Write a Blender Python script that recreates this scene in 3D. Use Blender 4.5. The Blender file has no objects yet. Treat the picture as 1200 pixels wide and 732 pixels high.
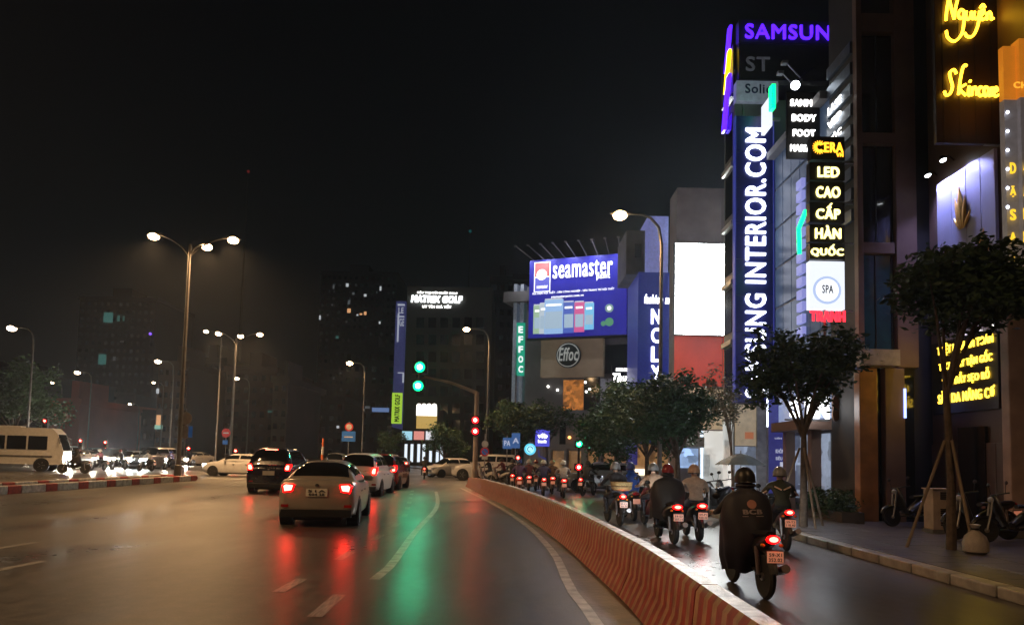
import bpy, bmesh, math, random
from mathutils import Vector, Matrix
R = math.radians
rnd = random.Random(11)
scene = bpy.context.scene
C = scene.collection

# ------------------------------------------------------------------ camera
FPX, PPX, PPY, CAMH = 867.0, 600.0, 475.0, 1.63      # pixels of the 1200 x 732 photograph
PITCH, ROLL = math.atan(61 / FPX), 0.023
_F = Vector((0, math.cos(PITCH), math.sin(PITCH)))
_R0, _U0 = Vector((1, 0, 0)), Vector((0, -math.sin(PITCH), math.cos(PITCH)))
_R = _R0 * math.cos(ROLL) + _U0 * math.sin(ROLL)
_U = _U0 * math.cos(ROLL) - _R0 * math.sin(ROLL)
cd = bpy.data.cameras.new('camera')
cam = bpy.data.objects.new('camera', cd); C.objects.link(cam)
cd.sensor_width = 36; cd.lens = FPX / 1200 * 36; cd.shift_y = (PPY - 366) / 1200
cd.clip_start = .1; cd.clip_end = 4000
cam.matrix_world = Matrix(((_R.x, _U.x, -_F.x, 0), (_R.y, _U.y, -_F.y, 0), (_R.z, _U.z, -_F.z, CAMH), (0, 0, 0, 1)))
scene.camera = cam

# ------------------------------------------------------------------ night sky, exposure
world = bpy.data.worlds.new('World'); scene.world = world; world.use_nodes = True
wn = world.node_tree.nodes; wl = world.node_tree.links
bg = wn['Background']
sky = wn.new('ShaderNodeTexSky'); sky.sky_type = 'NISHITA'; sky.sun_disc = False
sky.sun_elevation = R(-5.0); sky.sun_rotation = R(250); sky.air_density = 1.0; sky.dust_density = 2.0
wl.new(sky.outputs[0], bg.inputs[0]); bg.inputs[1].default_value = 0.15
vs = scene.view_settings
vs.view_transform = 'Standard'; vs.look = 'None'; vs.exposure = 0.0; vs.gamma = 1.0; vs.use_curve_mapping = False
scene.cycles.sample_clamp_indirect = 3.0
scene.cycles.use_denoising = True
scene.cycles.max_bounces = 6
scene.cycles.caustics_reflective = False; scene.cycles.caustics_refractive = False

# ------------------------------------------------------------------ pixel helpers: a direction plus a known distance
def PT(px, py, Y):
    d = _F + _R * ((px - PPX) / FPX) + _U * ((PPY - py) / FPX)
    d = d * (Y / d.y)
    return Vector((d.x, d.y, d.z + CAMH))
def rect(px0, py0, px1, py1, Y):
    mx, my = (px0 + px1) / 2, (py0 + py1) / 2
    return PT(px0, my, Y).x, PT(px1, my, Y).x, PT(mx, py1, Y).z, PT(mx, py0, Y).z
def GX(px, Y): return PT(px, 537 + .023 * (px - 600), Y).x
def G(px, py):          # the ground point under a pixel
    d = _F + _R * ((px - PPX) / FPX) + _U * ((PPY - py) / FPX); return (d.x * CAMH / -d.z, d.y * CAMH / -d.z)

# ------------------------------------------------------------------ materials
MATS = {}
def M(name, col=(.5, .5, .5), rough=.6, metal=0., var=.22, scale=5., emit=None, es=0., spec=.5, bump=0., coat=0., evar=0., sample=True):
    if name in MATS: return MATS[name]
    m = bpy.data.materials.new(name); m.use_nodes = True
    nt = m.node_tree; n = nt.nodes; l = nt.links
    b = n['Principled BSDF']
    b.inputs['Roughness'].default_value = rough; b.inputs['Metallic'].default_value = metal
    b.inputs['Specular IOR Level'].default_value = spec
    b.inputs['Coat Weight'].default_value = coat
    tc = n.new('ShaderNodeTexCoord')
    no = n.new('ShaderNodeTexNoise'); no.inputs['Scale'].default_value = scale; no.inputs['Detail'].default_value = 6
    l.new(tc.outputs['Object'], no.inputs['Vector'])
    rp = n.new('ShaderNodeValToRGB'); l.new(no.outputs['Fac'], rp.inputs['Fac'])
    rp.color_ramp.elements[0].position = .3; rp.color_ramp.elements[1].position = .7
    rp.color_ramp.elements[0].color = tuple(max(0, c * (1 - var)) for c in col) + (1,)
    rp.color_ramp.elements[1].color = tuple(min(1, c * (1 + var)) for c in col) + (1,)
    l.new(rp.outputs[0], b.inputs['Base Color'])
    if bump:
        bp = n.new('ShaderNodeBump'); bp.inputs['Strength'].default_value = bump; bp.inputs['Distance'].default_value = .02
        n2 = n.new('ShaderNodeTexNoise'); n2.inputs['Scale'].default_value = scale * 8; n2.inputs['Detail'].default_value = 4
        l.new(tc.outputs['Object'], n2.inputs['Vector']); l.new(n2.outputs['Fac'], bp.inputs['Height']); l.new(bp.outputs[0], b.inputs['Normal'])
    if emit:
        b.inputs['Emission Color'].default_value = tuple(emit) + (1,); b.inputs['Emission Strength'].default_value = es
        if evar:      # lit rooms: blocks of brighter and darker things behind the glass
            vo = n.new('ShaderNodeTexVoronoi'); vo.inputs['Scale'].default_value = evar; vo.distance = 'CHEBYCHEV'; l.new(tc.outputs['Object'], vo.inputs['Vector'])
            er = n.new('ShaderNodeMapRange'); er.inputs[3].default_value = es * .25; er.inputs[4].default_value = es * 1.75
            sp_ = n.new('ShaderNodeSeparateColor'); l.new(vo.outputs['Color'], sp_.inputs[0]); l.new(sp_.outputs[0], er.inputs[0]); l.new(er.outputs[0], b.inputs['Emission Strength'])
        if not sample: m.cycles.emission_sampling = 'NONE'
    MATS[name] = m
    return m
def E(name, col=(1, 1, 1), es=1., base=(.1, .1, .1), sample=True): return M(name, base, .4, var=.1, emit=col, es=es, sample=sample)

# ------------------------------------------------------------------ mesh builder and scene helpers
BASE = {}
def tag(o, label, cat, group=None, kind=None):
    if label: o['label'] = label
    if cat: o['category'] = cat
    if group: o['group'] = group
    if kind: o['kind'] = kind
    return o
def thing(name, label, cat, loc=(0, 0, 0), rz=0., group=None, local=False):
    o = bpy.data.objects.new(name, None); C.objects.link(o)
    o.location = loc; o.rotation_euler = (0, 0, rz); o.empty_display_size = .2
    BASE[o.name] = Vector((0, 0, 0)) if local else Vector(loc)
    return tag(o, label, cat, group)
def link(name, me, mat, parent=None, loc=None):
    if mat is not None and not me.materials:
        for m in (mat if isinstance(mat, (list, tuple)) else [mat]): me.materials.append(m)
    o = bpy.data.objects.new(name, me); C.objects.link(o)
    b = BASE.get(parent.name, Vector((0, 0, 0))) if parent is not None else Vector((0, 0, 0))
    if parent is not None: o.parent = parent
    if loc is not None: o.location = Vector(loc) - (b if parent is not None and parent.type == 'EMPTY' else Vector((0, 0, 0)))
    BASE[o.name] = b
    return o
class MB:
    def __init__(s): s.v = []; s.f = []; s.mi = []
    def add(s, vs, fs, mi=0):
        k = len(s.v); s.v += [tuple(v) for v in vs]
        s.f += [tuple(i + k for i in f) for f in fs]; s.mi += [mi] * len(fs)
        return s
    def box(s, x0, x1, y0, y1, z0, z1, mi=0):
        if x0 > x1: x0, x1 = x1, x0
        if y0 > y1: y0, y1 = y1, y0
        if z0 > z1: z0, z1 = z1, z0
        v = [(x, y, z) for z in (z0, z1) for y in (y0, y1) for x in (x0, x1)]
        return s.add(v, [(0, 2, 3, 1), (4, 5, 7, 6), (0, 1, 5, 4), (2, 6, 7, 3), (0, 4, 6, 2), (1, 3, 7, 5)], mi)
    def hexa(s, b4, t4, mi=0):      # bottom ring, top ring (both counter-clockwise from above)
        return s.add(list(b4) + list(t4), [(3, 2, 1, 0), (4, 5, 6, 7)] + [(i, (i + 1) % 4, 4 + (i + 1) % 4, 4 + i) for i in range(4)], mi)
    def loft(s, rings, caps=True, mi=0):
        n = len(rings[0]); vs = [p for r in rings for p in r]; fs = []
        for i in range(len(rings) - 1):
            for j in range(n):
                a, b2 = i * n + j, i * n + (j + 1) % n
                fs.append((a, b2, b2 + n, a + n))
        if caps:
            fs.append(tuple(range(n - 1, -1, -1))); k = (len(rings) - 1) * n
            fs.append(tuple(range(k, k + n)))
        return s.add(vs, fs, mi)
    def path(s, pts, rad, n=8, mi=0):
        pts = [Vector(p) for p in pts]
        if not isinstance(rad, (list, tuple)): rad = [rad] * len(pts)
        rings = []; up = None
        for i, p in enumerate(pts):
            t = (pts[min(i + 1, len(pts) - 1)] - pts[max(i - 1, 0)]).normalized()
            if up is None: up = Vector((0, 0, 1)) if abs(t.z) < .9 else Vector((1, 0, 0))
            a = t.cross(up).normalized(); b = a.cross(t).normalized(); up = b
            rings.append([p + (a * math.cos(2 * math.pi * k / n) + b * math.sin(2 * math.pi * k / n)) * rad[i] for k in range(n)])
        return s.loft(rings, True, mi)
    def lathe(s, o, ax, prof, n=16, mi=0):  # prof: (r, h) along ax
        o = Vector(o); ax = Vector(ax).normalized()
        a = ax.cross(Vector((0, 0, 1)) if abs(ax.z) < .9 else Vector((1, 0, 0))).normalized(); b = ax.cross(a)
        rings = [[o + ax * h + (a * math.cos(2 * math.pi * k / n) + b * math.sin(2 * math.pi * k / n)) * max(r, .0005) for k in range(n)] for r, h in prof]
        return s.loft(rings, True, mi)
    def ellip(s, c, r, n=12, m=7, mi=0):
        c = Vector(c); rings = []
        for i in range(m + 1):
            t = math.pi * (.02 + .96 * i / m)
            rings.append([c + Vector((r[0] * math.sin(t) * math.cos(2 * math.pi * k / n), r[1] * math.sin(t) * math.sin(2 * math.pi * k / n), -r[2] * math.cos(t))) for k in range(n)])
        return s.loft(rings, True, mi)
    def mesh(s, name, off=Vector((0, 0, 0)), smooth=False, bevel=0.):
        me = bpy.data.meshes.new(name)
        me.from_pydata([tuple(Vector(v) - off) for v in s.v], [], s.f)
        me.polygons.foreach_set('material_index', s.mi)
        bm = bmesh.new(); bm.from_mesh(me)
        bmesh.ops.recalc_face_normals(bm, faces=bm.faces)
        if bevel:
            bmesh.ops.bevel(bm, geom=[e for e in bm.edges if e.is_manifold and e.calc_face_angle(0) > .6], offset=bevel, segments=2, affect='EDGES', profile=.6)
        bm.to_mesh(me); bm.free()
        if smooth:
            me.polygons.foreach_set('use_smooth', [True] * len(me.polygons))
            try: me.set_sharp_from_angle(angle=R(smooth if smooth is not True else 40))
            except Exception: pass
        return me
    def build(s, name, mat, parent=None, smooth=False, bevel=0.):
        b = BASE.get(parent.name, Vector((0, 0, 0))) if parent is not None else Vector((0, 0, 0))
        return link(name, s.mesh(name, b, smooth, bevel), mat, parent)
def boxp(parent, name, mat, x0, x1, y0, y1, z0, z1, bevel=0.): return MB().box(x0, x1, y0, y1, z0, z1).build(name, mat, parent, bevel=bevel)
def panel(parent, name, mat, px0, py0, px1, py1, Y, th=.08, bevel=0.):
    x0, x1, z0, z1 = rect(px0, py0, px1, py1, Y)
    return boxp(parent, name, mat, x0, x1, Y, Y + th, z0, z1, bevel)
def struct(o, label=None):
    o['kind'] = 'structure'
    if label: o['label'] = label
    return o

# ------------------------------------------------------------------ lettering (built-in font, turned into solid letters)
GL = {}
def glyph(body, bold, shear):
    k = (body, bold, shear)
    if k not in GL:
        cu = bpy.data.curves.new('t', 'FONT'); cu.body = body; cu.size = 1; cu.offset = bold; cu.shear = shear; cu.resolution_u = 3; cu.space_character = 1.1
        ob = bpy.data.objects.new('t', cu); me = bpy.data.meshes.new_from_object(ob)
        GL[k] = ([tuple(v.co) for v in me.vertices], [tuple(p.vertices) for p in me.polygons])
        bpy.data.objects.remove(ob); bpy.data.curves.remove(cu); bpy.data.meshes.remove(me)
    return GL[k]
def bb(vs): return min(v[0] for v in vs), max(v[0] for v in vs), min(v[1] for v in vs), max(v[1] for v in vs)
def letters(parent, body, O, rt, up, W, H, mat, split=True, proud=.03, depth=.02, bold=.02, shear=0., name=None):
    """letters filling the W x H box whose lower left corner is O; solid, standing proud of the panel"""
    O = Vector(O); rt = Vector(rt).normalized(); up = Vector(up).normalized(); nrm = rt.cross(up).normalized()
    bd, bold = bold, 0.
    vs, fs = glyph(body, bold, shear); a0, a1, b0, b1 = bb(vs)
    a0 -= bd; a1 += bd; b0 -= bd; b1 += bd; sx, sy = W / (a1 - a0), H / (b1 - b0)
    jobs = []
    if split:
        for i, ch in enumerate(body):
            if ch == ' ': continue
            gv, gf = glyph(ch, bold, shear); pv, _ = glyph(body[:i + 1], bold, shear)
            jobs.append((gv, gf, bb(pv)[1] - bb(gv)[1]))
    else: jobs.append((vs, fs, 0.))
    out = []
    for gv, gf, dx in jobs:
        n = len(gv)
        pos = lambda v, d: O + rt * ((v[0] + dx - a0) * sx) + up * ((v[1] - b0) * sy) + nrm * d
        ed = {}
        for f in gf:
            for i in range(len(f)):
                e = (f[i], f[(i + 1) % len(f)]); k = tuple(sorted(e)); ed[k] = None if k in ed else e
        V, Fc = [], []
        for k, (ox, oy) in enumerate(((0, 0), (1, .6), (-1, .6), (1, -.6), (-1, -.6)) if bd > .003 else ((0, 0),)):     # stroke weight: the outline laid a few times side by side
            m_ = len(V); sh_ = [(v[0] + ox * bd, v[1] + oy * bd) for v in gv]
            V += [pos(v, proud + depth + .0012 * k * (1 + 3 * (sx > .5))) for v in sh_] + [pos(v, proud) for v in sh_]
            Fc += [tuple(i + m_ for i in q) for q in list(gf) + [(e[0], e[0] + n, e[1] + n, e[1]) for e in ed.values() if e]]
        b = BASE.get(parent.name, Vector((0, 0, 0)))
        nm = name or ('letter' if split else 'lettering')
        me = bpy.data.meshes.new(nm); me.from_pydata([tuple(v - b) for v in V], [], Fc)
        out.append(link(nm, me, mat, parent))
    return out
X, Yv, Z = Vector((1, 0, 0)), Vector((0, 1, 0)), Vector((0, 0, 1))
def plet(parent, body, px0, py0, px1, py1, Y, mat, **k):     # letters on a panel square to the road
    x0, x1, z0, z1 = rect(px0, py0, px1, py1, Y)
    return letters(parent, body, (x0, Y, z0), X, Z, x1 - x0, z1 - z0, mat, **k)
def strokes(parent, name, lines, O, rt, up, W, H, rad, mat, bw=1., bh=1.):  # bent neon tube following drawn strokes
    O = Vector(O); rt = Vector(rt); up = Vector(up); nrm = rt.cross(up).normalized(); mb = MB()
    for ln in lines:
        pts = []
        n = len(ln)
        for i in range(n - 1):
            p0, p1, p2, p3 = (Vector(ln[max(i - 1, 0)]), Vector(ln[i]), Vector(ln[i + 1]), Vector(ln[min(i + 2, n - 1)]))
            for k in range(5):
                t = k / 5
                pts.append(.5 * ((2 * p1) + (p2 - p0) * t + (2 * p0 - 5 * p1 + 4 * p2 - p3) * t * t + (3 * p1 - p0 - 3 * p2 + p3) * t ** 3))
        pts.append(Vector(ln[-1]))
        mb.path([O + rt * (p.x / bw * W) + up * (p.y / bh * H) + nrm * .06 for p in pts], rad, 6)
    return mb.build(name, mat, parent, smooth=True)

# ================================================================== ground, road, pavements
def wet_road():
    m = bpy.data.materials.new('wet_asphalt'); m.use_nodes = True
    nt = m.node_tree; n = nt.nodes; l = nt.links; b = n['Principled BSDF']
    tc = n.new('ShaderNodeTexCoord')
    def noise(sc, det, dist=0., vec=None):
        q = n.new('ShaderNodeTexNoise'); q.inputs['Scale'].default_value = sc; q.inputs['Detail'].default_value = det
        q.inputs['Distortion'].default_value = dist; l.new(vec or tc.outputs['Object'], q.inputs['Vector']); return q
    def ramp(src, p0, c0, p1, c1):
        r = n.new('ShaderNodeValToRGB'); l.new(src, r.inputs[0]); e = r.color_ramp.elements
        e[0].position = p0; e[0].color = c0 + (1,); e[1].position = p1; e[1].color = c1 + (1,); return r
    mp = n.new('ShaderNodeMapping'); mp.inputs['Scale'].default_value = (1.0, .28, 1.0); l.new(tc.outputs['Object'], mp.inputs['Vector'])
    big = noise(.38, 5, .6, mp.outputs[0]); grain = noise(70, 3); mid = noise(5.5, 6, .3)
    c1 = ramp(grain.outputs['Fac'], .3, (.028, .027, .026), .72, (.105, .10, .094))
    c2 = ramp(mid.outputs['Fac'], .35, (.4, .385, .36), .68, (1.25, 1.2, 1.12))
    mx = n.new('ShaderNodeMix'); mx.data_type = 'RGBA'; mx.blend_type = 'MULTIPLY'; mx.inputs[0].default_value = 1
    l.new(c1.outputs[0], mx.inputs[6]); l.new(c2.outputs[0], mx.inputs[7])
    c3 = ramp(big.outputs['Fac'], .36, (.62, .6, .58), .64, (1.2, 1.18, 1.14)); m3 = n.new('ShaderNodeMix'); m3.data_type = 'RGBA'; m3.blend_type = 'MULTIPLY'; m3.inputs[0].default_value = 1
    l.new(mx.outputs[2], m3.inputs[6]); l.new(c3.outputs[0], m3.inputs[7]); l.new(m3.outputs[2], b.inputs['Base Color'])
    rr = ramp(big.outputs['Fac'], .36, (.255,) * 3, .64, (.42,) * 3)
    r2 = ramp(mid.outputs['Fac'], .3, (.0,) * 3, .75, (.07,) * 3)
    ad = n.new('ShaderNodeMath'); ad.operation = 'ADD'; l.new(rr.outputs[0], ad.inputs[0]); l.new(r2.outputs[0], ad.inputs[1])
    l.new(ad.outputs[0], b.inputs['Roughness'])
    b.inputs['IOR'].default_value = 1.45
    bp = n.new('ShaderNodeBump'); bp.inputs['Strength'].default_value = .02; bp.inputs['Distance'].default_value = .004
    sm = n.new('ShaderNodeMath'); sm.operation = 'MULTIPLY'; sm.inputs[1].default_value = 1.
    rip = noise(24, 2, .0); l.new(rip.outputs['Fac'], sm.inputs[0])
    l.new(sm.outputs[0], bp.inputs['Height'])
    wav = noise(2.2, 3, .0, mp.outputs[0]); b2 = n.new('ShaderNodeBump'); b2.inputs['Strength'].default_value = .55; b2.inputs['Distance'].default_value = .02
    l.new(wav.outputs['Fac'], b2.inputs['Height']); l.new(b2.outputs[0], bp.inputs['Normal']); l.new(bp.outputs[0], b.inputs['Normal'])
    MATS['wet_asphalt'] = m
    return m
WET = wet_road()
DIRT = M('dark_earth', (.03, .028, .025), .8, scale=.3)
PAVE = M('wet_paving', (.085, .08, .075), .38, scale=3, bump=.25, var=.4)
KERBC = M('kerb_concrete', (.34, .33, .31), .35, scale=4, var=.35, bump=.2)
WPAINT = M('worn_road_paint', (.2, .19, .175), .4, scale=5, var=.6); WLINE = M('pale_road_paint', (.34, .32, .29), .4, scale=5, var=.5)
GUT = M('muddy_gutter', (.085, .06, .038), .38, scale=1.3, var=.75, bump=.3)

def sheet(name, pts, z, mat):
    me = bpy.data.meshes.new(name); me.from_pydata([(p[0], p[1], z) for p in pts], [], [tuple(range(len(pts)))])
    return struct(link(name, me, mat))
sheet('ground', [(-600, -100), (600, -100), (600, 900), (-600, 900)], 0, DIRT)
road = sheet('road', [(-90, -20), (60, -20), (60, 400), (-90, 400)], .004, WET)

BAR = [(1.4, -6), (1.37, 0), (1.34, 4.5)] + [G(*p) for p in ((739, 714), (708, 683), (658, 637), (627, 614), (592, 592.5), (566, 581))] + [(GX(546, 41), 41)]
def spl(tab, y):
    for i in range(len(tab) - 1):
        if tab[i][1] <= y <= tab[i + 1][1]:
            p0, p1, p2, p3 = tab[max(i - 1, 0)], tab[i], tab[i + 1], tab[min(i + 2, len(tab) - 1)]
            h = p2[1] - p1[1]; t = (y - p1[1]) / h
            m1 = (p2[0] - p0[0]) / (p2[1] - p0[1]) * h; m2 = (p3[0] - p1[0]) / (p3[1] - p1[1]) * h
            return (2 * t ** 3 - 3 * t * t + 1) * p1[0] + (t ** 3 - 2 * t * t + t) * m1 + (-2 * t ** 3 + 3 * t * t) * p2[0] + (t ** 3 - t * t) * m2
    return tab[0][0] if y < tab[0][1] else tab[-1][0]
def barx(y): return spl(BAR, y)
EDGE = [(1.0, -6), (.97, 0)] + [G(*p) for p in ((708, 732), (676, 692), (653, 648), (619, 615), (579, 590))] + [(GX(541, 39), 39)]
def edgex(y): return spl(EDGE, y)
def ribbon(name, fx0, fx1, y0, y1, z, mat, parent=None, step=1.):
    n = max(2, int((y1 - y0) / step) + 1); v = []; f = []
    for i in range(n):
        y = y0 + (y1 - y0) * i / (n - 1); v += [(fx0(y), y, z), (fx1(y), y, z)]
    f = [(2 * i, 2 * i + 1, 2 * i + 3, 2 * i + 2) for i in range(n - 1)]
    me = bpy.data.meshes.new(name); me.from_pydata(v, [], f)
    return link(name, me, mat, parent)
struct(ribbon('gutter', edgex, lambda y: barx(y) + .05, -6, 38.5, .008, GUT))
ribbon('edge_line', lambda y: edgex(y) - .13, edgex, -6, 38.5, .012, WLINE, road)['label'] = 'white line painted along the gutter'
# lane markings, each dash a piece of the road
def dash(x, y, L=1.1, w=.14, sl=0.):
    me = bpy.data.meshes.get('lane_dash_mesh')
    if me is None:
        me = bpy.data.meshes.new('lane_dash_mesh'); me.from_pydata([(-.5, -.5, 0), (.5, -.5, 0), (.5, .5, 0), (-.5, .5, 0)], [], [(0, 1, 2, 3)])
    o = link('lane_dash', me, WPAINT, road, (x, y, .0085)); o.scale = (w, L, 1); o.rotation_euler = (0, 0, -sl)
LANE = [(-2.7, 0)] + [G(*p) for p in ((333, 690), (399, 654), (440, 631), (461, 617), (473, 606), (478, 594))] + [(-5.2, 40)]
for k in range(11): 
    y = 6.5 + 2.75 * k; dash(spl(LANE, y), y, .95, .15, math.atan((spl(LANE, y + .5) - spl(LANE, y - .5))))
dash(-1.93, 8.1, 1.2, .15, -.02)
SOL = [(-1.8, 9)] + [G(*p) for p in ((453, 668), (484, 626), (512, 593))] + [(-3.6, 36)]
ribbon('solid_line', lambda y: spl(SOL, y) - .07, lambda y: spl(SOL, y) + .07, 9.8, 34, .0085, WLINE, road)
for p in ((4, 667), (2, 642)): dash(*G(*p), 1.6, .13, .05)
for k in range(12):      # zebra crossing beyond the stop line
    dash(-12.5 + k * .95, 42.6, 2.4, .45)
ribbon('stop_line', lambda y: -13.5, lambda y: -2.9, 40.2, 40.5, .0085, WPAINT, road)

# ------------------------------------------------------------------ striped concrete barrier
def stripe_mat():
    m = bpy.data.materials.new('striped_barrier_paint'); m.use_nodes = True
    nt = m.node_tree; n = nt.nodes; l = nt.links; b = n['Principled BSDF']
    uv = n.new('ShaderNodeUVMap'); uv.uv_map = 'along'
    sp = n.new('ShaderNodeSeparateXYZ'); l.new(uv.outputs[0], sp.inputs[0])
    tc = n.new('ShaderNodeTexCoord')
    no = n.new('ShaderNodeTexNoise'); no.inputs['Scale'].default_value = 7; no.inputs['Detail'].default_value = 6; l.new(tc.outputs['Object'], no.inputs['Vector'])
    def math_(op, a, bb_):
        q = n.new('ShaderNodeMath'); q.operation = op
        for i, s in enumerate((a, bb_)):
            if s is None: continue
            if isinstance(s, (int, float)): q.inputs[i].default_value = s
            else: l.new(s, q.inputs[i])
        return q.outputs[0]
    u = math_('ADD', sp.outputs[0], math_('MULTIPLY', no.outputs['Fac'], .014))
    fr = math_('FRACT', math_('DIVIDE', u, .25), None)
    st = math_('LESS_THAN', fr, .56)
    r = n.new('ShaderNodeMix'); r.data_type = 'RGBA'; l.new(st, r.inputs[0])
    r.inputs[6].default_value = (.36, .21, .10, 1); r.inputs[7].default_value = (.29, .026, .012, 1)
    d = n.new('ShaderNodeValToRGB'); l.new(no.outputs['Fac'], d.inputs[0]); d.color_ramp.elements[0].position = .3; d.color_ramp.elements[1].position = .62
    d.color_ramp.elements[0].color = (.45, .4, .36, 1); d.color_ramp.elements[1].color = (1, 1, 1, 1)
    mx = n.new('ShaderNodeMix'); mx.data_type = 'RGBA'; mx.blend_type = 'MULTIPLY'; mx.inputs[0].default_value = .8
    l.new(r.outputs[2], mx.inputs[6]); l.new(d.outputs[0], mx.inputs[7]); l.new(mx.outputs[2], b.inputs['Base Color'])
    b.inputs['Roughness'].default_value = .48
    return m
STRIPE = stripe_mat(); BTOP = M('wet_sheen_barrier_top', (.6, .58, .55), .3, scale=7, var=.5, bump=.5)  # wet top, its pale reflection put into the base colour
PROF = [(0, .0), (.05, .12), (.12, .28), (.15, .60), (.19, .655), (.33, .655), (.37, .60), (.40, .28), (.47, .12), (.52, 0)]
barrier = thing('road_barrier', 'long red and cream striped concrete barrier curving between the two roadways', 'barrier', (0, 0, 0))
def arc(y):
    s = 0; yy = -6.
    while yy < y - 1e-6: h = min(.5, y - yy); s += math.hypot(h, barx(yy + h) - barx(yy)); yy += h
    return s
y = -6.
while y < 40.9:
    y2 = min(y + 2.99, 41); v = []; f = []; uvs = []; mi = []; n = 8; k = len(PROF)
    for i in range(n):
        yy = y + (y2 - .012 - y) * i / (n - 1); x = barx(yy); u = arc(yy)
        hs = 1.0 if yy < 33 else 1 - .25 * (yy - 33) / 8
        for (d, z) in PROF: v.append((x + d, yy, z * hs + .004)); uvs.append((u + z * .05, z))
    for i in range(n - 1):
        for j in range(k - 1):
            f.append((i * k + j, i * k + j + 1, (i + 1) * k + j + 1, (i + 1) * k + j)); mi.append(1 if j in (4,) else 0)
    f.append(tuple(range(k))); f.append(tuple(range(n * k - 1, (n - 1) * k - 1, -1))); mi += [0, 0]
    me = bpy.data.meshes.new('barrier_segment'); me.from_pydata(v, [], f)
    me.polygons.foreach_set('material_index', mi)
    ul = me.uv_layers.new(name='along')
    for lp in me.loops: ul.data[lp.index].uv = uvs[lp.vertex_index]
    bm = bmesh.new(); bm.from_mesh(me); bmesh.ops.recalc_face_normals(bm, faces=bm.faces); bm.to_mesh(me); bm.free()
    me.polygons.foreach_set('use_smooth', [True] * len(me.polygons))
    try: me.set_sharp_from_angle(angle=R(35))
    except Exception: pass
    link('barrier_segment', me, [STRIPE, BTOP], barrier)
    y += 3.0

# ------------------------------------------------------------------ right pavement with kerb stones
KER = [(6.3, -8), (6.3, 8), (6.3, 16), (6.25, 21), (6.0, 28), (5.6, 36)]
def kerx(y): return spl(KER, y)
pv = []; 
ys = [-8 + i * 2 for i in range(23)]
pts = [(kerx(y) + .02, y) for y in ys] + [(6.0, 36.9), (7.2, 37.4), (40, 37.4), (40, -8)]
me = bpy.data.meshes.new('pavement'); n = len(pts)
me.from_pydata([(p[0], p[1], .13) for p in pts] + [(p[0], p[1], 0) for p in pts], [], [tuple(range(n))] + [(i, (i + 1) % n, (i + 1) % n + n, i + n) for i in range(n)])
pave = struct(link('pavement', me, PAVE))
kst = MB().box(-.14, .12, -.485, .485, 0, .155).mesh('kerb_stone', bevel=.025)
for i in range(43):
    y = -7 + i; o = link('kerb_stone', kst, KERBC, pave, (kerx(y) + .02, y, .002)); o.rotation_euler = (0, 0, -math.atan(kerx(min(y + .5, 36)) - kerx(y - .5)))
slab = MB().box(-.395, .395, -.395, .395, 0, .02).mesh('paving_slab', bevel=.008)
for i in range(3):
    for j in range(34):
        o = link('paving_slab', slab, PAVE, pave, (6.9 + .81 * i, 6.5 + .81 * j, .128 + .003 * rnd.random()))
# far pavement across the junction
fp = [(-1.8, 61), (45, 61), (45, 200), (-60, 200), (-60, 128), (-20, 116), (-9, 84), (-3.4, 64)]
n = len(fp); me = bpy.data.meshes.new('pavement')
me.from_pydata([(p[0], p[1], .13) for p in fp] + [(p[0], p[1], 0) for p in fp], [], [tuple(range(n))] + [(i, (i + 1) % n, (i + 1) % n + n, i + n) for i in range(n)])
struct(link('pavement', me, PAVE))

# ------------------------------------------------------------------ left traffic island with red and white kerb stones
isl = struct(MB().box(-18.55, -17.25, -8, 40.2, 0, .2).build('traffic_island', PAVE))
RK, WK = M('red_kerb_paint', (.30, .03, .02), .45, scale=6, var=.4), M('white_kerb_paint', (.42, .4, .37), .45, scale=6, var=.4)
y = -7.6; k = 0
while y < 40:
    L = .7 if k % 2 == 0 else 1.35
    for xx in (-17.1, -18.7):
        MB().box(xx - .13, xx + .13, y + .012, y + L - .012, .004, .29).build('kerb_stone', RK if k % 2 == 0 else WK, isl, bevel=.03)
    y += L; k += 1
MB().path([(-17.1, 40.35, .14), (-17.45, 40.75, .14), (-17.9, 40.85, .14), (-18.4, 40.7, .14), (-18.7, 40.35, .14)], .14, 8).build('kerb_stone', RK, isl, smooth=True)


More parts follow.
